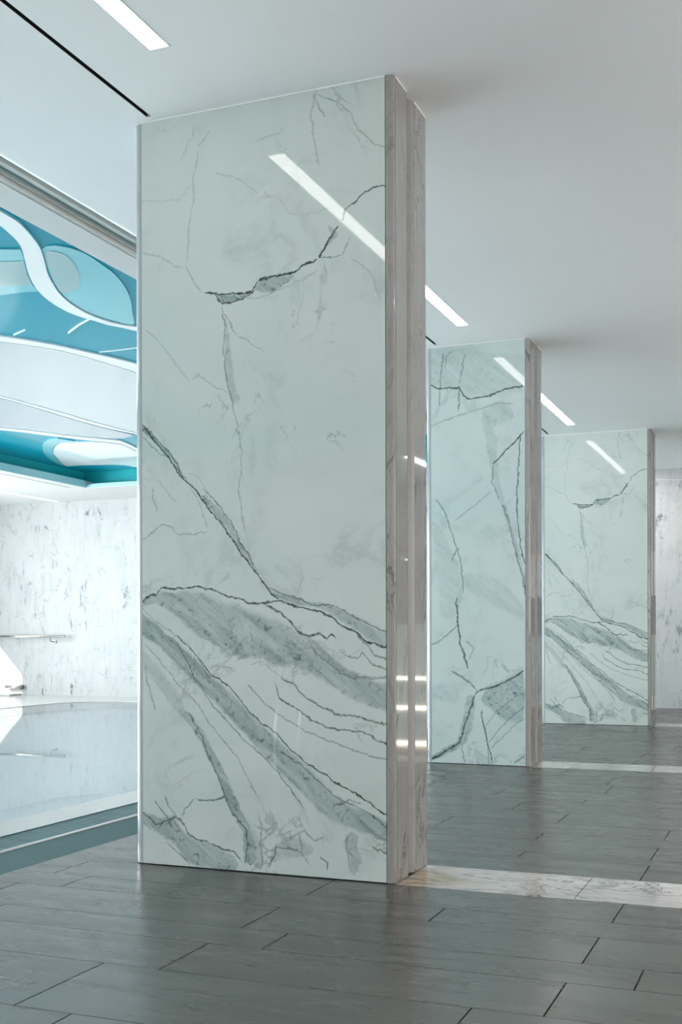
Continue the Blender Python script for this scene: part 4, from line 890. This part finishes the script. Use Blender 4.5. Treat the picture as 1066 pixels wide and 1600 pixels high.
# ------------------------------------------------------------------ marble piers
def wall_profile(bm, prof, z0, z1):
    lo = [bm.verts.new((p[0], p[1], z0)) for p in prof]
    hi = [bm.verts.new((p[0], p[1], z1)) for p in prof]
    for i in range(len(prof) - 1):
        bm.faces.new((lo[i], lo[i + 1], hi[i + 1], hi[i]))
D = 0.387
def pier(y, w, slab, label):
    o = thing('marble_pillar', label, 'pillar', (XL, y, 0), 0, 'row of marble pillars')
    z0, z1 = 0.0015, H - 0.0015
    obj('front_slab', box(0.0, w, 0.0, 0.022, 0.004, z1 - 0.001), slab, o)
    e = [(0.0, 0.0005), (-0.014, 0.0025), (-0.026, 0.008), (-0.035, 0.017), (-0.040, 0.028), (-0.041, 0.04), (-0.041, D - 0.02), (-0.02, D), (0.0, D), (0.0, 0.02)]
    obj('rounded_edge', prism(e, 0.004, z1 - 0.004), M['edge_marble'], o)
    s = [(w + 0.0025, 0.001), (w + 0.012, 0.0018), (w + 0.022, 0.0045), (w + 0.030, 0.0085), (w + 0.0335, 0.0125), (w + 0.0335, 0.02), (w + 0.0025, 0.02)]
    obj('corner_strip', prism(s, z0, z1), M['strip_marble'], o)
    xs = w + 0.0345
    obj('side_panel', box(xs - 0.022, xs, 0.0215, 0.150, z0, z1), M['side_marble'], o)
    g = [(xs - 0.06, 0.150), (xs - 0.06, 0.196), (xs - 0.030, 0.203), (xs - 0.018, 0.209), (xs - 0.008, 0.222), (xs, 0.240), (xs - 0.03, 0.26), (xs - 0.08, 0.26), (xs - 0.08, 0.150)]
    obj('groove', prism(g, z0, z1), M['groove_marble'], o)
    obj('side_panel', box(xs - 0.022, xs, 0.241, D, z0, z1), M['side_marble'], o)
    obj('back_slab', box(0.0005, xs - 0.023, D - 0.022, D, 0.004, z1), M['edge_marble'], o)
    obj('core', box(0.0005, w + 0.002, 0.0225, 0.148, 0.004, z1 - 0.002), M['joint'], o)
    bm = bmesh.new()
    add_box(bm, -0.03, w + 0.0, -0.0015, 0.003, z1 - 0.004, H)
    add_box(bm, xs - 0.003, xs + 0.0015, 0.0215, 0.150, z1 - 0.004, H)
    add_box(bm, xs - 0.003, xs + 0.0015, 0.241, D, z1 - 0.004, H)
    obj('sealant_bead', bm, M['sealant'], o)
    return o
pier(*PIERS[0], M['slab_wide'], 'big nearest white marble pillar with dark diagonal veins')
pier(*PIERS[1], M['slab_narrow'], 'narrow white marble pillar standing between the nearest and the farthest pillar')
pier(*PIERS[2], M['slab_wide'], 'farthest white marble pillar, right of the narrow one')

# ------------------------------------------------------------------ things on the far wall
hr = thing('handrail', 'straight brushed steel handrail on the far stone wall above the water', 'handrail', (0, 0, 0))
obj('rail', tube([(-12.3, 14.72, 0.918), (-10.47, 14.72, 0.918)], 0.022, 14), M['steel'], hr, True)
for x in (-10.73, -12.2):
    br = obj('bracket', tube(smooth_path([(x, 14.72, 0.90), (x, 14.725, 0.86), (x, 14.76, 0.835), (x, 14.85, 0.835)], 4), 0.007, 8), M['steel_dark'], hr, True)
    obj('wall_plate', tube([(x, 14.835, 0.835), (x, 14.85, 0.835)], 0.028, 14), M['steel_dark'], br)
sp = thing('water_spout', 'short steel water spout low on the sunlit stone wall', 'spout', (0, 0, 0))
obj('pipe', tube([(-11.62, 14.79, 0.125), (-11.33, 14.79, 0.125)], 0.03, 14), M['steel'], sp, True)
obj('end_cap', tube([(-11.345, 14.79, 0.125), (-11.30, 14.79, 0.125)], 0.034, 14), M['steel_dark'], sp, True)
obj('wall_plate', box(-11.60, -11.50, 14.79, 14.85, 0.10, 0.15), M['steel_dark'], sp)
tag(obj('step_block', box(-11.60, -11.28, 14.45, 14.75, 0.0, 0.03, 0.008), M['coping']), 'low pale stone block on the poolside under the water spout', 'block')
tag(obj('wall_cable', tube([(-1.85, 14.846, 2.885), (0.2, 14.846, 2.75)], 0.0065, 8), M['soffit']), 'thin pale sloping cable across the top of the stone wall right of the farthest pillar', 'cable')  # light on the stone, put in as a thin pale tube

# stepped mosaic bench in the right part of the hall, mirrored in the pillars' polished sides
bench = thing('stepped_bench', 'stepped mosaic bench with glowing strips, mirrored in the polished side of the nearest pillar', 'bench', (0, 0, 0))
SY = [(9.2, 10.02, 0.244), (10.02, 11.2, 0.467), (11.2, 12.6, 0.71), (12.6, 14.845, 1.05)]
zprev = 0.0
for k, (y0, y1, zt) in enumerate(SY):
    st = obj('step', box(0.02, 3.4, y0, y1, 0.0, zt - 0.012), M['mosaic'], bench)
    obj('tread', box(0.015, 3.4, y0 - 0.006, y1, zt - 0.012, zt), M['tread'], st)
    if k < 3:
        obj('light_strip', box(0.02, 3.4, y0 - 0.016, y0 - 0.002, zprev + 0.001, zprev + 0.026), M['led'], bench)
    zprev = zt
sr = thing('stair_rail', 'sloping polished handrail on the grey wall above the mosaic bench', 'handrail', (0, 0, 0))
obj('rail', tube([(1.5, 14.74, 1.40), (2.30, 14.74, 2.05), (3.1, 14.74, 2.70)], 0.022, 12), M['chrome'], sr, True)
for x, z in ((1.7, 1.56), (2.9, 2.54)):
    obj('bracket', tube([(x, 14.74, z), (x, 14.85, z)], 0.012, 8), M['chrome'], sr, True)
gr = thing('grab_rail', 'bent polished grab rail on top of the mosaic bench', 'grab rail', (0, 0, 1.05))
obj('rail', tube(smooth_path([(1.20, 12.9, 0.0), (1.20, 12.9, 0.16), (1.15, 12.9, 0.25), (1.02, 12.9, 0.28), (0.7, 12.9, 0.28)], 6), 0.02, 12), M['chrome'], gr, True)
obj('foot_plate', tube([(1.20, 12.9, 0.0), (1.20, 12.9, 0.012)], 0.045, 14), M['chrome'], gr)

# cabinet wall unit by the far wall, seen in the narrow pillar's polished side
cb = thing('wall_cabinet', 'pale wall cabinet with a dark middle band, mirrored in the side of the narrow pillar', 'cabinet', (0, 0, 0))
obj('plinth', box(-1.15, 0.0, 14.5, 14.85, 0.0, 0.17), M['right_wall'], cb)
obj('lower_door', box(-1.15, 0.0, 14.48, 14.85, 0.17, 0.92), M['tread'], cb)
obj('dark_band', box(-1.15, 0.0, 14.47, 14.85, 0.92, 1.40), M['slot_lip'], cb)
obj('upper_door', box(-1.15, 0.0, 14.48, 14.85, 1.40, 1.88), M['soffit'], cb)
obj('cornice', box(-1.17, 0.02, 14.46, 14.85, 1.88, 1.94), M['track'], cb)

# pool ladder rails near the camera, mirrored faintly in the nearest pillar
pr = thing('pool_ladder', 'pair of curved polished ladder rails at the pool edge, faintly mirrored in the nearest pillar', 'ladder', (-2.95, 1.7, 0.0))
for dx in (0.0, 0.16):
    obj('rail', tube(smooth_path([(dx, 0, 0), (dx, 0, 0.38), (dx + 0.03, -0.02, 0.52), (dx + 0.20, -0.06, 0.72), (dx + 0.45, -0.12, 0.86)], 6), 0.017, 12), M['chrome'], pr, True)
    obj('foot_plate', tube([(dx, 0, 0.0), (dx, 0, 0.012)], 0.04, 14), M['chrome'], pr)
